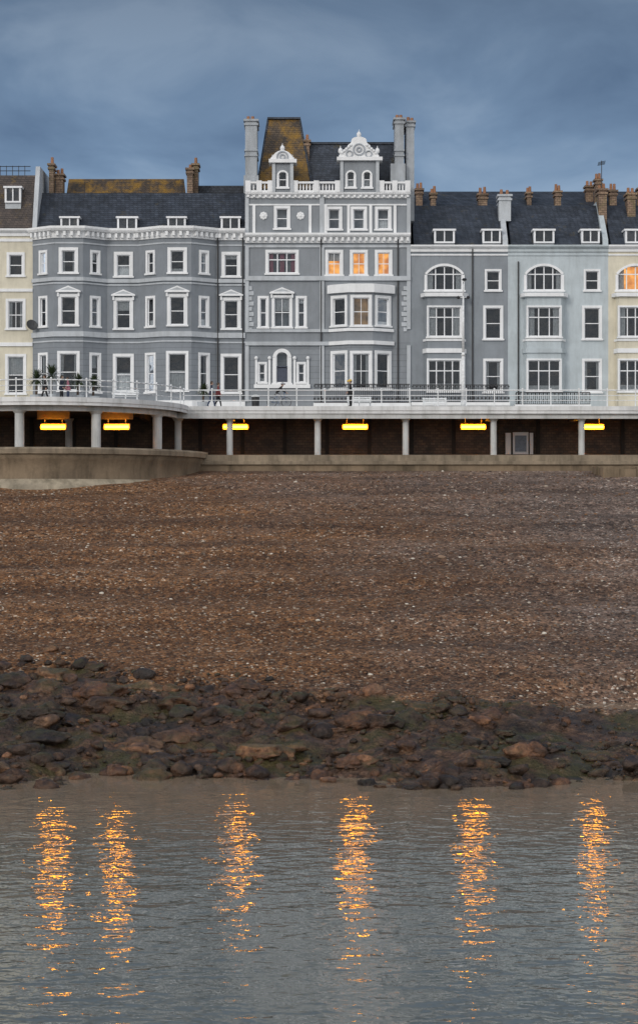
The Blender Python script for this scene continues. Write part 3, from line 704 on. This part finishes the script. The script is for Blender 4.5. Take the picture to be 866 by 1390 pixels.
def rock_nodes(t,tc,L,island=False):
    n=N(t,'ShaderNodeTexNoise',i_Scale=2.6,i_Detail=10.0,i_Roughness=.72); L(tc.outputs['Object'],n.inputs['Vector'])
    r=ramp(t,[(.28,(.012,.009,.008)),(.44,(.042,.029,.021)),(.58,(.10,.07,.05)),(.75,(.24,.175,.13))]); L(n.outputs[0],r.inputs[0])
    c=r.outputs[0]
    # broad patches: warm brown / purple-grey / sandy
    n0=N(t,'ShaderNodeTexNoise',i_Scale=.28,i_Detail=5.0,i_Roughness=.6); L(tc.outputs['Object'],n0.inputs['Vector'])
    r0=ramp(t,[(.36,(.55,.58,.62)),(.48,(1.0,.85,.72)),(.56,(1.45,1.15,.95)),(.66,(1.1,1.0,1.0))]); L(n0.outputs[0],r0.inputs[0])
    c=mulcol(t,c,r0.outputs[0])
    if island:
        g=N(t,'ShaderNodeNewGeometry'); ri=ramp(t,[(0,(.3,.3,.33)),(.3,(.85,.75,.66)),(.5,(1.35,1.08,.86)),(.68,(.6,.6,.63)),(.88,(1.6,1.35,1.1)),(.95,(2.4,1.95,1.55)),(1,(2.8,2.7,2.45))]); L(g.outputs['Random Per Island'],ri.inputs[0])
        c=mulcol(t,c,ri.outputs[0])
    n2=N(t,'ShaderNodeTexNoise',i_Scale=.4,i_Detail=7.0,i_Roughness=.68); L(tc.outputs['Object'],n2.inputs['Vector'])
    r2=ramp(t,[(.48,(0,0,0)),(.58,(1,1,1))]); L(n2.outputs[0],r2.inputs[0])
    g2=N(t,'ShaderNodeNewGeometry'); sx=N(t,'ShaderNodeSeparateXYZ'); L(g2.outputs['Normal'],sx.inputs[0])
    mm=N(t,'ShaderNodeMath',operation='MULTIPLY'); L(r2.outputs[0],mm.inputs[0]); L(sx.outputs[2],mm.inputs[1])
    m3=N(t,'ShaderNodeMath',operation='MULTIPLY'); L(mm.outputs[0],m3.inputs[0]); m3.inputs[1].default_value=.65; m3.use_clamp=True
    c=mulcol(t,c,(.060,.062,.016),m3.outputs[0],'MIX')
    nb=N(t,'ShaderNodeTexNoise',i_Scale=7.0,i_Detail=8.0,i_Roughness=.72); L(tc.outputs['Object'],nb.inputs['Vector'])
    return c,nb.outputs[0]
SH=[(0,(.025,.012,.006)),(.15,(.09,.04,.016)),(.4,(.17,.077,.031)),(.65,(.235,.112,.045)),(.84,(.28,.15,.07)),(.91,(.11,.085,.07)),(.965,(.38,.28,.19)),(1,(.66,.58,.48))]
m,t,b=nt('shingle_and_rock'); L=t.links.new; tc=N(t,'ShaderNodeTexCoord')
v=N(t,'ShaderNodeTexVoronoi'); v.inputs['Scale'].default_value=10.0; v.inputs['Randomness'].default_value=1; L(tc.outputs['Object'],v.inputs['Vector'])
sc=N(t,'ShaderNodeSeparateColor'); L(v.outputs['Color'],sc.inputs[0])
r=ramp(t,SH); L(sc.outputs[0],r.inputs[0])
v2=N(t,'ShaderNodeTexVoronoi'); v2.inputs['Scale'].default_value=4.0; L(tc.outputs['Object'],v2.inputs['Vector'])
s2=N(t,'ShaderNodeSeparateColor'); L(v2.outputs['Color'],s2.inputs[0])
rr=ramp(t,[(0,(.55,.55,.55)),(.7,(1.05,1.05,1.05)),(1,(1.45,1.45,1.45))]); L(s2.outputs[1],rr.inputs[0])
c=mulcol(t,r.outputs[0],rr.outputs[0])
mp=N(t,'ShaderNodeMapping'); mp.inputs['Scale'].default_value=(.05,.28,.0); L(tc.outputs['Object'],mp.inputs[0])
n=N(t,'ShaderNodeTexNoise',i_Scale=1.0,i_Detail=8.0,i_Roughness=.65); L(mp.outputs[0],n.inputs['Vector'])
r3=ramp(t,[(.32,(.5,.46,.43)),(.5,(.98,.94,.89)),(.66,(1.5,1.5,1.48))]); L(n.outputs[0],r3.inputs[0])
c=mulcol(t,c,r3.outputs[0])
sx=N(t,'ShaderNodeSeparateXYZ'); L(tc.outputs['Object'],sx.inputs[0])
n4=N(t,'ShaderNodeTexNoise',i_Scale=.14,i_Detail=8.0,i_Roughness=.62); L(tc.outputs['Object'],n4.inputs['Vector'])
m4=N(t,'ShaderNodeMath',operation='MULTIPLY_ADD'); L(n4.outputs[0],m4.inputs[0]); m4.inputs[1].default_value=42; L(sx.outputs[0],m4.inputs[2])
my=N(t,'ShaderNodeMapRange'); L(sx.outputs[1],my.inputs[0]); my.inputs[1].default_value=118; my.inputs[2].default_value=152; my.inputs[4].default_value=10
m4b=N(t,'ShaderNodeMath',operation='ADD'); L(m4.outputs[0],m4b.inputs[0]); L(my.outputs[0],m4b.inputs[1])
m5=N(t,'ShaderNodeMapRange'); L(m4b.outputs[0],m5.inputs[0]); m5.inputs[1].default_value=20; m5.inputs[2].default_value=42
m5.inputs[4].default_value=.75
hs=N(t,'ShaderNodeHueSaturation'); hs.inputs['Saturation'].default_value=.45; hs.inputs['Value'].default_value=1.02; L(c,hs.inputs['Color'])
c=mulcol(t,c,hs.outputs[0],m5.outputs[0],'MIX')
rc,rb=rock_nodes(t,tc,L)
a=N(t,'ShaderNodeAttribute'); a.attribute_name='rock'
na=N(t,'ShaderNodeTexNoise',i_Scale=1.1,i_Detail=7.0,i_Roughness=.65); L(tc.outputs['Object'],na.inputs['Vector'])
ma=N(t,'ShaderNodeMath',operation='MULTIPLY_ADD'); L(na.outputs[0],ma.inputs[0]); ma.inputs[1].default_value=1.5; L(a.outputs['Fac'],ma.inputs[2])
ra=ramp(t,[(.52,(0,0,0)),(.70,(1,1,1))]); 
ms=N(t,'ShaderNodeMath',operation='MULTIPLY'); L(ma.outputs[0],ms.inputs[0]); ms.inputs[1].default_value=.42; L(ms.outputs[0],ra.inputs[0])
c=mulcol(t,c,rc,ra.outputs[0],'MIX'); L(c,b.inputs['Base Color'])
rgh=N(t,'ShaderNodeMapRange'); L(ra.outputs[0],rgh.inputs[0]); rgh.inputs[3].default_value=.8; rgh.inputs[4].default_value=.34; L(rgh.outputs[0],b.inputs['Roughness'])
b.inputs['Specular IOR Level'].default_value=.38
bp=N(t,'ShaderNodeBump'); bp.invert=True; bp.inputs['Distance'].default_value=.05; bp.inputs['Strength'].default_value=.9; L(v.outputs['Distance'],bp.inputs['Height'])
bp2=N(t,'ShaderNodeBump'); bp2.inputs['Distance'].default_value=.12; bp2.inputs['Strength'].default_value=.8; L(rb,bp2.inputs['Height']); L(bp.outputs[0],bp2.inputs['Normal'])
L(bp2.outputs[0],b.inputs['Normal'])
me.materials.append(m); me.shade_smooth()
g=bpy.data.objects.new('beach_ground',me); S.collection.objects.link(g)

def ico(sub):
    bm=bmesh.new(); bmesh.ops.create_icosphere(bm,subdivisions=sub,radius=1)
    v=np.array([x.co[:] for x in bm.verts]); f=np.array([[q.index for q in x.verts] for x in bm.faces]); bm.free(); return v,f
def rockproto(sub,seed,cuts=9,rough=.16):
    v,f=ico(sub); rs=np.random.RandomState(seed)
    for _ in range(cuts):
        nrm=rs.normal(size=3); nrm/=np.linalg.norm(nrm); dd_=rs.uniform(.55,.9)
        k=np.maximum(0,v@nrm-dd_); v=v-k[:,None]*nrm*.85
    for i in range(len(v)):
        p=v[i]*1.6+seed*3.3; v[i]*=1+rough*1.5*noise.noise((p[0],p[1],p[2]))+rough*.6*noise.noise((p[0]*2.7,p[1]*2.7,p[2]*2.7))+(rough*.3*noise.noise((p[0]*7,p[1]*7,p[2]*7)) if sub>2 else 0)
    return v,f
def scatter(name,items,mat,smooth=False):
    V=[];Fc=[];k=0
    for (v,f),loc,sc,rz,tilt in items:
        cz,sz=math.cos(rz),math.sin(rz); ct,st=math.cos(tilt),math.sin(tilt)
        R=np.array([[cz,-sz,0],[sz,cz,0],[0,0,1]])@np.array([[1,0,0],[0,ct,-st],[0,st,ct]])
        V.append((v*np.array(sc))@R.T+np.array(loc)); Fc.append(f+k); k+=len(v)
    V=np.concatenate(V).astype(np.float32); Fc=np.concatenate(Fc).astype(np.int32)
    me=bpy.data.meshes.new(name); me.vertices.add(len(V)); me.vertices.foreach_set('co',V.ravel())
    me.loops.add(Fc.size); me.loops.foreach_set('vertex_index',Fc.ravel())
    me.polygons.add(len(Fc)); me.polygons.foreach_set('loop_start',np.arange(0,Fc.size,3,dtype=np.int32))
    me.update(calc_edges=True); me.validate(); me.materials.append(mat)
    if smooth: me.shade_smooth()
    o=bpy.data.objects.new(name,me); S.collection.objects.link(o); return o
PS=[rockproto(2,i,6) for i in range(8)]; PB=[rockproto(4,20+i,8,.2) for i in range(8)]; PM=[rockproto(3,40+i,7,.18) for i in range(8)]; P1=[rockproto(2,60+i,3) for i in range(6)]
rnd=random.Random(5)
items=[]
for i in range(9500):
    x=rnd.uniform(-26,26); y=rnd.uniform(73.5,97)
    r=yr(x)
    if y>r+.5+1.6*rnd.random()**3: continue
    if pe(x,y)<1.5: continue
    z,_=tz(x,y)
    if z<-.2: continue
    dens=.3+1.5*noise.noise((x*.22,y*.3,8))
    if rnd.random()>dens+.35: continue
    s=.04+.11*rnd.random()**1.6+(.30*rnd.random()**2.5 if rnd.random()<.28 else 0)
    if y<79.5: s*=1.2
    if x>9.5 and 82<y<88: s*=.4
    pr=rnd.choice(PM) if s>.22 else rnd.choice(PS)
    items.append((pr,(x,y,z+s*.2),(s*rnd.uniform(.9,1.6),s*rnd.uniform(.8,1.3),s*rnd.uniform(.55,.95)),rnd.uniform(0,6.28),rnd.uniform(-.5,.5)))
for i in range(120):
    x=rnd.uniform(-25,25); y=rnd.uniform(75,93)
    if y>yr(x)-.6: continue
    if pe(x,y)<2.2 or (x>9 and 82<y<88): continue
    if noise.noise((x*.2,y*.25,15))<-.1: continue
    z,_=tz(x,y)
    if z<-.15: continue
    s=rnd.uniform(.28,.62)
    items.append((rnd.choice(PB),(x,y,z+.02),(s*rnd.uniform(1,1.8),s*rnd.uniform(.8,1.3),s*rnd.uniform(.45,.75)),rnd.uniform(-.5,.5),rnd.uniform(-.3,.3)))
for (px,y,sx_,sy_,sz_) in ((300,86,1.5,1.2,.4),(140,88,1.4,1.3,.5),(60,89,1.4,1.2,.55),(200,90,1.3,1.1,.45),(10,90.5,1.3,1.2,.5),(240,82.5,1.1,1.0,.45),(60,81,1.2,1,.45),(360,79.0,1.3,.9,.5),(330,90,1.2,1,.4),(130,90.5,1.1,.9,.5)):
    x=gx(px,y); z,_=tz(x,y); items.append((rnd.choice(PB),(x,y,z-.02),(sx_*.8,sy_*.9,sz_*.85),rnd.uniform(-.25,.25),rnd.uniform(-.08,.12)))
for px,y,s in ((445,75.4,.3),(432,76.2,.2),(498,74.6,.36),(515,73.9,.2),(276,76.4,.2),(735,74.2,.4),(700,73.6,.28),(560,73.4,.25),(860,79.2,.5),(840,78.4,.3),(110,76.4,.35),(30,76.6,.35),(620,73.2,.22)):
    items.append((rnd.choice(PM),(gx(px,y),y,.03),(s*1.4,s,s*.65),rnd.uniform(0,6),0))
m,t,b=nt('wet_rock'); L=t.links.new; tc=N(t,'ShaderNodeTexCoord')
c,nb=rock_nodes(t,tc,L,True); L(c,b.inputs['Base Color']); b.inputs['Roughness'].default_value=.3; b.inputs['Specular IOR Level'].default_value=.5
bp=N(t,'ShaderNodeBump'); bp.inputs['Distance'].default_value=.1; bp.inputs['Strength'].default_value=1; L(nb,bp.inputs['Height']); L(bp.outputs[0],b.inputs['Normal'])
scatter('shoreline_rocks',items,m,True)
items=[]
for i in range(8500):
    y=86+70*rnd.random()**1.2; x=rnd.uniform(-.165*y,.165*y)
    if y<yr(x)-1.5 or y>155.3: continue
    if ((x-CX)/11.5)**2+((y-158)/15.8)**2<1 or pe(x,y)<1.5: continue
    if noise.noise((x*.25,y*.5,3))+rnd.uniform(-.5,.5)<-.15: continue
    z,_=tz(x,y); s=.025+.045*rnd.random()+.05*rnd.random()**8
    items.append((rnd.choice(P1),(x,y,z+s*.25),(s*rnd.uniform(1,1.5),s,s*.6),rnd.uniform(0,6.28),rnd.uniform(-.3,.3)))
items.append((PM[2],(gx(600,117),117,tz(gx(600,117),117)[0]+.05),(.25,.2,.12),.3,0))
m,t,b=nt('pebble_stone'); L=t.links.new
g2=N(t,'ShaderNodeNewGeometry'); r=ramp(t,[(0,(.04,.025,.018)),(.35,(.13,.065,.03)),(.65,(.24,.125,.06)),(.83,(.24,.17,.12)),(.93,(.42,.35,.27)),(1,(.68,.63,.54))]); L(g2.outputs['Random Per Island'],r.inputs[0]); L(r.outputs[0],b.inputs['Base Color']); b.inputs['Roughness'].default_value=.65
scatter('beach_pebbles',items,m)

# ================================================================= water
def water(name,pts,z,calm=1.0,deep=(.135,.15,.14),beach_refl=(.27,.205,.145)):
    me=bpy.data.meshes.new(name); me.from_pydata([(x,y,z) for x,y in pts],[],[tuple(range(len(pts)))])
    m,t,b=nt(name+'_surface'); L=t.links.new; tc=N(t,'ShaderNodeTexCoord')
    def nz(sx_,sy_,rot,scale,det):
        mp=N(t,'ShaderNodeMapping'); mp.inputs['Scale'].default_value=(sx_,sy_,1); mp.inputs['Rotation'].default_value=(0,0,rot); L(tc.outputs['Object'],mp.inputs[0])
        n=N(t,'ShaderNodeTexNoise',i_Scale=scale,i_Detail=det,i_Roughness=.42,i_Distortion=.3); L(mp.outputs[0],n.inputs['Vector']); return n
    n1=nz(1.0,1.15,.2,2.3,2.0); n2=nz(.95,1.1,-.25,.8,2.0)
    sx=N(t,'ShaderNodeSeparateXYZ'); L(tc.outputs['Object'],sx.inputs[0])
    mr=N(t,'ShaderNodeMapRange'); L(sx.outputs[1],mr.inputs[0]); mr.inputs[1].default_value=61; mr.inputs[2].default_value=76; mr.inputs[3].default_value=1; mr.inputs[4].default_value=.28
    a=N(t,'ShaderNodeMath',operation='MULTIPLY_ADD'); L(n2.outputs[0],a.inputs[0]); a.inputs[1].default_value=2.2; L(n1.outputs[0],a.inputs[2])
    am=N(t,'ShaderNodeMath',operation='MULTIPLY'); L(a.outputs[0],am.inputs[0]); L(mr.outputs[0],am.inputs[1])
    bp=N(t,'ShaderNodeBump'); bp.inputs['Distance'].default_value=.0165*calm; bp.inputs['Strength'].default_value=1; L(am.outputs[0],bp.inputs['Height'])
    L(bp.outputs[0],b.inputs['Normal'])
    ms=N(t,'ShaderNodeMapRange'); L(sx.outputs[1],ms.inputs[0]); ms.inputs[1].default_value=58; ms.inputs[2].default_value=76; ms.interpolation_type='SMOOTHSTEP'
    cc=mulcol(t,deep,beach_refl,ms.outputs[0],'MIX'); L(cc,b.inputs['Base Color'])  # brown reflection of the beach, painted into the base colour towards the rocks
    b.inputs['Roughness'].default_value=.03; b.inputs['IOR'].default_value=1.38
    me.materials.append(m); o=bpy.data.objects.new(name,me); S.collection.objects.link(o)
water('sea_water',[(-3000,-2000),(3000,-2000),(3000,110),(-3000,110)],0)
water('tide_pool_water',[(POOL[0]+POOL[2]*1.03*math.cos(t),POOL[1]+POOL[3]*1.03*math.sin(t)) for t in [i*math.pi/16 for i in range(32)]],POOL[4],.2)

# ================================================================= people
M_skin=plain('skin',(0.55,0.35,0.26),.5); M_shoe=plain('shoe_leather',(0.03,0.03,0.03),.5)
def person(x,y,z,ang,coat,trous,hair,pose='walk',hat=None,sc=1.0,name='pedestrian'):
    if pose=='bike':
        pel=(-.22,0,1.0); ch=(.12,0,1.40); nk=(.2,0,1.50); hd=[(.23,0,1.56),(.26,0,1.64),(.27,0,1.73)]
        legs=[((-.2,.1,.98),(.2,.11,.82),(.05,.11,.42),(.16,.11,.38)),((-.2,-.1,.98),(.17,-.11,.62),(.0,-.11,.22),(.13,-.11,.19))]
        arms=[((.12,.19,1.42),(.28,.22,1.18),(.5,.2,1.06)),((.12,-.19,1.42),(.28,-.22,1.18),(.5,-.2,1.06))]
    else:
        st=.24 if pose=='walk' else .04
        pel=(0,0,.96); ch=(.02,0,1.38); nk=(.02,0,1.50); hd=[(.03,0,1.56),(.045,0,1.64),(.05,0,1.73)]
        legs=[((0,.09,.92),(st*.7,.1,.5),(st,.1,.09),(st+.16,.1,.04)),((0,-.09,.92),(-st*.3,-.1,.5),(-st*1.1,-.1,.1),(-st*1.1+.16,-.1,.04))]
        if pose=='stand': arms=[((.02,.19,1.41),(.0,.24,1.12),(.2,.2,.98)),((.02,-.19,1.41),(.0,-.24,1.12),(.18,-.2,.95))]
        else: arms=[((.02,.19,1.41),(-.1,.23,1.14),(-.08,.22,.88)),((.02,-.19,1.41),(.08,-.23,1.14),(.2,-.22,.92))]
    vs=[pel,tuple((a+b)/2 for a,b in zip(pel,ch)),ch,nk]+hd; rs=[.145,.135,.155,.06,.07,.098,.08]; ed=[(0,1),(1,2),(2,3),(3,4),(4,5),(5,6)]
    for l in legs:
        k=len(vs); vs+=list(l); rs+=[.105,.07,.05,.04]; ed+=[(0,k),(k,k+1),(k+1,k+2),(k+2,k+3)]
    for l in arms:
        k=len(vs); vs+=list(l); rs+=[.07,.052,.035]; ed+=[(2,k),(k,k+1),(k+1,k+2)]
        h=Vector(l[2]); dr=(Vector(l[2])-Vector(l[1])).normalized(); hp=h+dr*.08; vs.append(tuple(hp)); rs.append(.036); ed.append((k+2,k+3))
    me=bpy.data.meshes.new('b'); me.from_pydata(vs,ed,[]); ob=bpy.data.objects.new('b',me); S.collection.objects.link(ob)
    md=ob.modifiers.new('s','SKIN'); sv=me.skin_vertices[0].data
    for i,r in enumerate(rs): sv[i].radius=(r,r*(.8 if i in (0,1,2) else 1)) ; sv[i].use_root=(i==0)
    s2=ob.modifiers.new('u','SUBSURF'); s2.levels=1; s2.render_levels=1
    dg=bpy.context.evaluated_depsgraph_get(); me2=bpy.data.meshes.new_from_object(ob.evaluated_get(dg))
    bpy.data.objects.remove(ob)
    me2.materials.clear()
    for mm in (coat,trous,M_skin,M_shoe): me2.materials.append(mm)
    hips=pel[2]
    for p in me2.polygons:
        c=p.center
        if c.z>nk[2]+.02: p.material_index=2
        elif c.z<.1: p.material_index=3
        elif c.z<hips-.05 and abs(c.y)<.185: p.material_index=1
        else: p.material_index=0
        p.use_smooth=True
        for l in arms:
            if (c-Vector(l[2])).length<.10 and (c-Vector(l[1])).length>(Vector(l[2])-Vector(l[1])).length: p.material_index=2
    e=empty(name,(x,y,z)); e.rotation_euler=(0,0,ang); e.scale=(sc,)*3
    o=bpy.data.objects.new('body',me2); S.collection.objects.link(o); o.parent=e
    Hd=MB(); c=hd[1]; Hd.ball((c[0]-.02,0,c[2]+.035),.115,(1,.92,1.02),12,8); hb=Hd.obj('hair',hair,e,True)
    bm=bmesh.new(); bm.from_mesh(hb.data); bmesh.ops.delete(bm,geom=[v for v in bm.verts if v.co.x>c[0]+.04 and v.co.z<c[2]+.07],context='VERTS'); bm.to_mesh(hb.data); bm.free()
    Fc=MB(); Fc.ball((c[0]+.105,0,c[2]-.01),.018,(1,.8,1.4)); Fc.ball((c[0]+.0,.1,c[2]),.022,(.8,.5,1.4)); Fc.ball((c[0]+.0,-.1,c[2]),.022,(.8,.5,1.4)); 
    for l in arms:
        h=Vector(l[2]); dr=(h-Vector(l[1])).normalized(); base=h+dr*.10; side=Vector((0,0,1)).cross(dr).normalized() if abs(dr.z)<.9 else Vector((1,0,0))
        for q,ln in zip((-1.5,-.5,.5,1.5),(.065,.08,.078,.058)):
            p0=base+side*q*.018; p1=p0+dr*ln*.6; p2=p1+(dr+Vector((.6,0,-.5))).normalized()*ln*.45
            Fc.tube(p0,p1,.010,.009,5); Fc.tube(p1,p2,.009,.007,5)
        p0=h+dr*.05+side*.03; Fc.tube(p0,p0+(side+dr).normalized()*.05,.012,.009,5)
    Fc.obj('face_and_fingers',M_skin,e,True)
    Ey=MB(); Ey.ball((c[0]+.09,.032,c[2]+.02),.011); Ey.ball((c[0]+.09,-.032,c[2]+.02),.011); Ey.ball((c[0]+.094,0,c[2]-.05),.016,(.4,1.3,.35)); Ey.obj('eyes_and_mouth',M_shoe,e,True)
    if hat:
        h=MB(); h.ball((c[0]-.01,0,c[2]+.07),.125,(1,1,.75),12,6); h.tube((c[0]+.05,0,c[2]+.05),(c[0]+.2,0,c[2]+.04),.06,.05,8); h.obj('hat',hat,e,True)
    if pose!='bike':
        k=MB(); k.tube((0,0,.80),(.01,0,1.05),.20,.165,14); k.obj('coat_skirt',coat,e,True)
    return e
navy=plain('navy_cloth',(.03,.035,.06),.9); blk=plain('black_cloth',(.02,.02,.022),.9); red=plain('red_cloth',(.22,.05,.05),.9); jean=plain('denim',(.06,.08,.14),.9)
gry=plain('grey_cloth',(.35,.36,.38),.9); hr1=plain('brown_hair',(.06,.035,.02),.7); yel=plain('yellow_cloth',(.75,.5,.1),.8); pink=plain('pink_cloth',(.5,.2,.25),.9)
pp_=gx
person(pp_(287,158.9),158.9,ZD,0,navy,jean,hr1,sc=1.05); person(pp_(296,159.5),159.5,ZD,.1,red,blk,hr1,sc=1.02)
person(pp_(476,158.9),158.9,ZD,math.pi,blk,blk,hr1,'stand',yel,1.12)
person(pp_(84,150.5),150.5,ZD,-.3,navy,blk,hr1,'stand'); person(pp_(93,151.4),151.4,ZD,math.pi,pink,jean,hr1,'stand',sc=.97); person(pp_(62,150),150,ZD,math.pi,blk,blk,hr1,'walk')
e=person(pp_(379,159.0),159.0,ZD,0,blk,gry,hr1,'bike',gry,name='cyclist')
def bicycle(x,y,z,ang=0):
    e=empty('bicycle',(x,y,z)); e.rotation_euler=(0,0,ang)
    W=MB()
    for wx in (-.52,.52):
        k=24
        for i in range(k):
            a0=2*math.pi*i/k;a1=2*math.pi*(i+1)/k
            W.tube((wx+.34*math.cos(a0),0,.36+.34*math.sin(a0)),(wx+.34*math.cos(a1),0,.36+.34*math.sin(a1)),.022,seg=6)
            if i%2==0: W.tube((wx,0,.36),(wx+.34*math.cos(a0),0,.36+.34*math.sin(a0)),.004,seg=4)
    W.obj('wheels',M_black,e)
    Fm=MB()
    for p,q in (((-.52,0,.35),(-.05,0,.3)),((-.52,0,.35),(-.2,0,.8)),((-.05,0,.3),(-.22,0,.9)),((-.2,0,.8),(.36,0,.85)),((-.05,0,.3),(.38,0,.78)),((.52,0,.35),(.34,0,1.02)),((.34,-.25,1.04),(.34,.25,1.04)),((.34,.25,1.04),(.5,.22,1.04)),((.34,-.25,1.04),(.5,-.22,1.04)),((-.05,-.12,.3),(-.05,.12,.3)),((.05,.11,.38),(-.05,.11,.3)),((-.05,-.11,.3),(.0,-.11,.2))):
        Fm.tube(p,q,.018,seg=6)
    Fm.obj('frame',plain('blue_bike_paint',(.05,.1,.2),.3),e)
    Sd=MB(); Sd.ball((-.23,0,.92),.12,(1.1,.6,.3)); Sd.obj('saddle',M_black,e)
bicycle(pp_(379,159.0),159.0,ZD)
def bench(x,y,z,ang=0,mat=None):
    e=empty('park_bench',(x,y,z)); e.rotation_euler=(0,0,ang); m_=MB()
    for k in range(4): m_.wbox(-.9,.9,-.24+k*.12,-.15+k*.12,.43,.46)
    for k in range(3): m_.wbox(-.9,.9,.24+k*.03,.265+k*.03,.55+k*.13,.64+k*.13)
    for s_ in (-.8,0,.8): m_.wbox(s_-.03,s_+.03,-.22,-.16,0,.43); m_.wbox(s_-.03,s_+.03,.2,.26,0,.92)
    for s_ in (-.86,.86): m_.wbox(s_-.03,s_+.03,-.25,.25,.62,.65)
    m_.obj('slats_and_legs',mat or M_prail,e)
bench(pp_(171,152.5),152.5,ZD); bench(pp_(488,161.5),161.5,ZD,.1); bench(pp_(590,163),163,ZD)
def streetlamp(px,y,ptop):
    B=Asm('street_lamp'); x=gx(px,y); zt=gz(ptop,y)
    Pm=B.part('post',M_prail,True)
    Pm.tube((x,y,ZD),(x,y,ZD+3.8),.15,.13,12); Pm.tube((x,y,ZD+3.8),(x,y,zt-1),.1,.07,10); Pm.tube((x,y,ZD),(x,y,ZD+.5),.2,.18,12)
    Pm.tube((x,y,ZD+3.7),(x,y,ZD+3.95),.17,.1,12)
    Pm.tube((x,y,zt-1),(x,y,zt),.05,.04,8); Pm.tube((x-.35,y,zt-1.1),(x+.35,y,zt-1.1),.03)
    Pm.tube((x,y,zt-.1),(x,y-1.1,zt+.1),.035)
    B.part('lantern',M_black).ball((x,y-1.2,zt+.06),.26,(.7,1.3,.4)); B.part('lantern',M_black).ball((x-.35,y,zt-1.1),.12); B.part('lantern',M_black).ball((x+.35,y,zt-1.1),.12)
    B.done()
streetlamp(628.5,159.0,383)
M_leaf=plain('cordyline_leaf',(.045,.065,.025),.6); M_trunk=plain('palm_trunk',(.1,.07,.05),.9)
def cordy(px,y,s=1.0):
    B=Asm('cordyline_palm'); x=gx(px,y)
    B.part('planter',M_lgrey).tube((x,y,ZD),(x,y,ZD+.5),.35,.45,14)
    tp=ZD+1.35*s
    B.part('trunk',M_trunk).tube((x,y,ZD+.5),(x+.03,y,tp),.09,.06,7)
    Lf=B.part('leaves',M_leaf)
    for i in range(130):
        a=rnd.uniform(0,6.28); el=rnd.uniform(-.5,1.45); ln=rnd.uniform(.6,1.0)*s
        d0=Vector((math.cos(a)*math.cos(el),math.sin(a)*math.cos(el),math.sin(el))); sd=Vector((-math.sin(a),math.cos(a),0))*.035
        p=Vector((x+.03,y,tp)); mid=p+d0*ln*.55; end=p+d0*ln+Vector((0,0,-.25*ln))
        Lf.add([tuple(p-sd*.6),tuple(p+sd*.6),tuple(mid+sd),tuple(mid-sd),tuple(end)],[(0,1,2,3),(3,2,4)])
    B.done()
for px,y,s in ((50,151.5,1.15),(70,150.5,1.3),(106,152.2,1.05),(127,153.3,1.0),(276,161,.95)): cordy(px,y,s)
B=Asm('litter_bin'); x=gx(347,162); B.part('bin',M_black).tube((x,162,ZD),(x,162,ZD+.9),.26,.3,14); B.part('lid',M_prail).ball((x,162,ZD+.95),.31,(1,1,.4),14,8); B.done()

# ================================================================= world, sun, camera
w=bpy.data.worlds.new('World'); S.world=w; w.use_nodes=True; t=w.node_tree; L=t.links.new
bg=t.nodes['Background']; sky=N(t,'ShaderNodeTexSky'); sky.sky_type='NISHITA'; sky.sun_disc=False
tc=N(t,'ShaderNodeTexCoord'); sx=N(t,'ShaderNodeSeparateXYZ'); L(tc.outputs['Generated'],sx.inputs[0])
mp=N(t,'ShaderNodeMapping'); mp.inputs['Scale'].default_value=(1.0,1.0,2.2); mp.inputs['Rotation'].default_value=(0,.3,0); L(tc.outputs['Generated'],mp.inputs[0])
n=N(t,'ShaderNodeTexNoise',i_Scale=9.0,i_Detail=7.0,i_Roughness=.52,i_Distortion=.4); L(mp.outputs[0],n.inputs['Vector'])
mr=N(t,'ShaderNodeMapRange'); L(sx.outputs[2],mr.inputs[0]); mr.inputs[1].default_value=0.1; mr.inputs[2].default_value=.25
re=ramp(t,[(0,(.21,.325,.49)),(.45,(.17,.26,.395)),(1,(.11,.16,.24))]); L(mr.outputs[0],re.inputs[0])
rn=ramp(t,[(.3,(.56,.61,.69)),(.5,(.95,.96,.98)),(.66,(1.5,1.36,1.25))]); L(n.outputs[0],rn.inputs[0])
c=mulcol(t,re.outputs[0],rn.outputs[0])
mb=N(t,'ShaderNodeMapRange'); L(sx.outputs[1],mb.inputs[0]); mb.inputs[1].default_value=.45; mb.inputs[2].default_value=-.6; mb.interpolation_type='SMOOTHSTEP'
c2=mulcol(t,rn.outputs[0],(1.05,1.07,1.09))
c=mulcol(t,c,c2,mb.outputs[0],'MIX')
vm=N(t,'ShaderNodeVectorMath',operation='SCALE'); L(c,vm.inputs[0]); vm.inputs['Scale'].default_value=10.0
mx=mulcol(t,vm.outputs[0],sky.outputs[0],.06,'MIX')
L(mx,bg.inputs[0]); bg.inputs[1].default_value=.1
sl=bpy.data.lights.new('sun','SUN'); sl.energy=1.0; sl.angle=math.radians(14); sl.color=(1,.94,.86)
so=bpy.data.objects.new('sun',sl); S.collection.objects.link(so)
el=math.radians(24); az=math.radians(215)
sky.sun_elevation=el; sky.sun_rotation=az
dv=Vector((math.sin(az)*math.cos(el),math.cos(az)*math.cos(el),math.sin(el)))
so.rotation_euler=dv.to_track_quat('Z','Y').to_euler()
cam=bpy.data.cameras.new('camera'); co=bpy.data.objects.new('camera',cam); S.collection.objects.link(co)
co.location=(0,0,H); co.rotation_euler=(math.radians(90),0,0)
cam.sensor_fit='VERTICAL'; cam.sensor_height=36; cam.lens=36*F/1390; cam.clip_start=.5; cam.clip_end=8000
S.camera=co
S.view_settings.view_transform='Standard'; S.view_settings.look='None'; S.view_settings.exposure=0
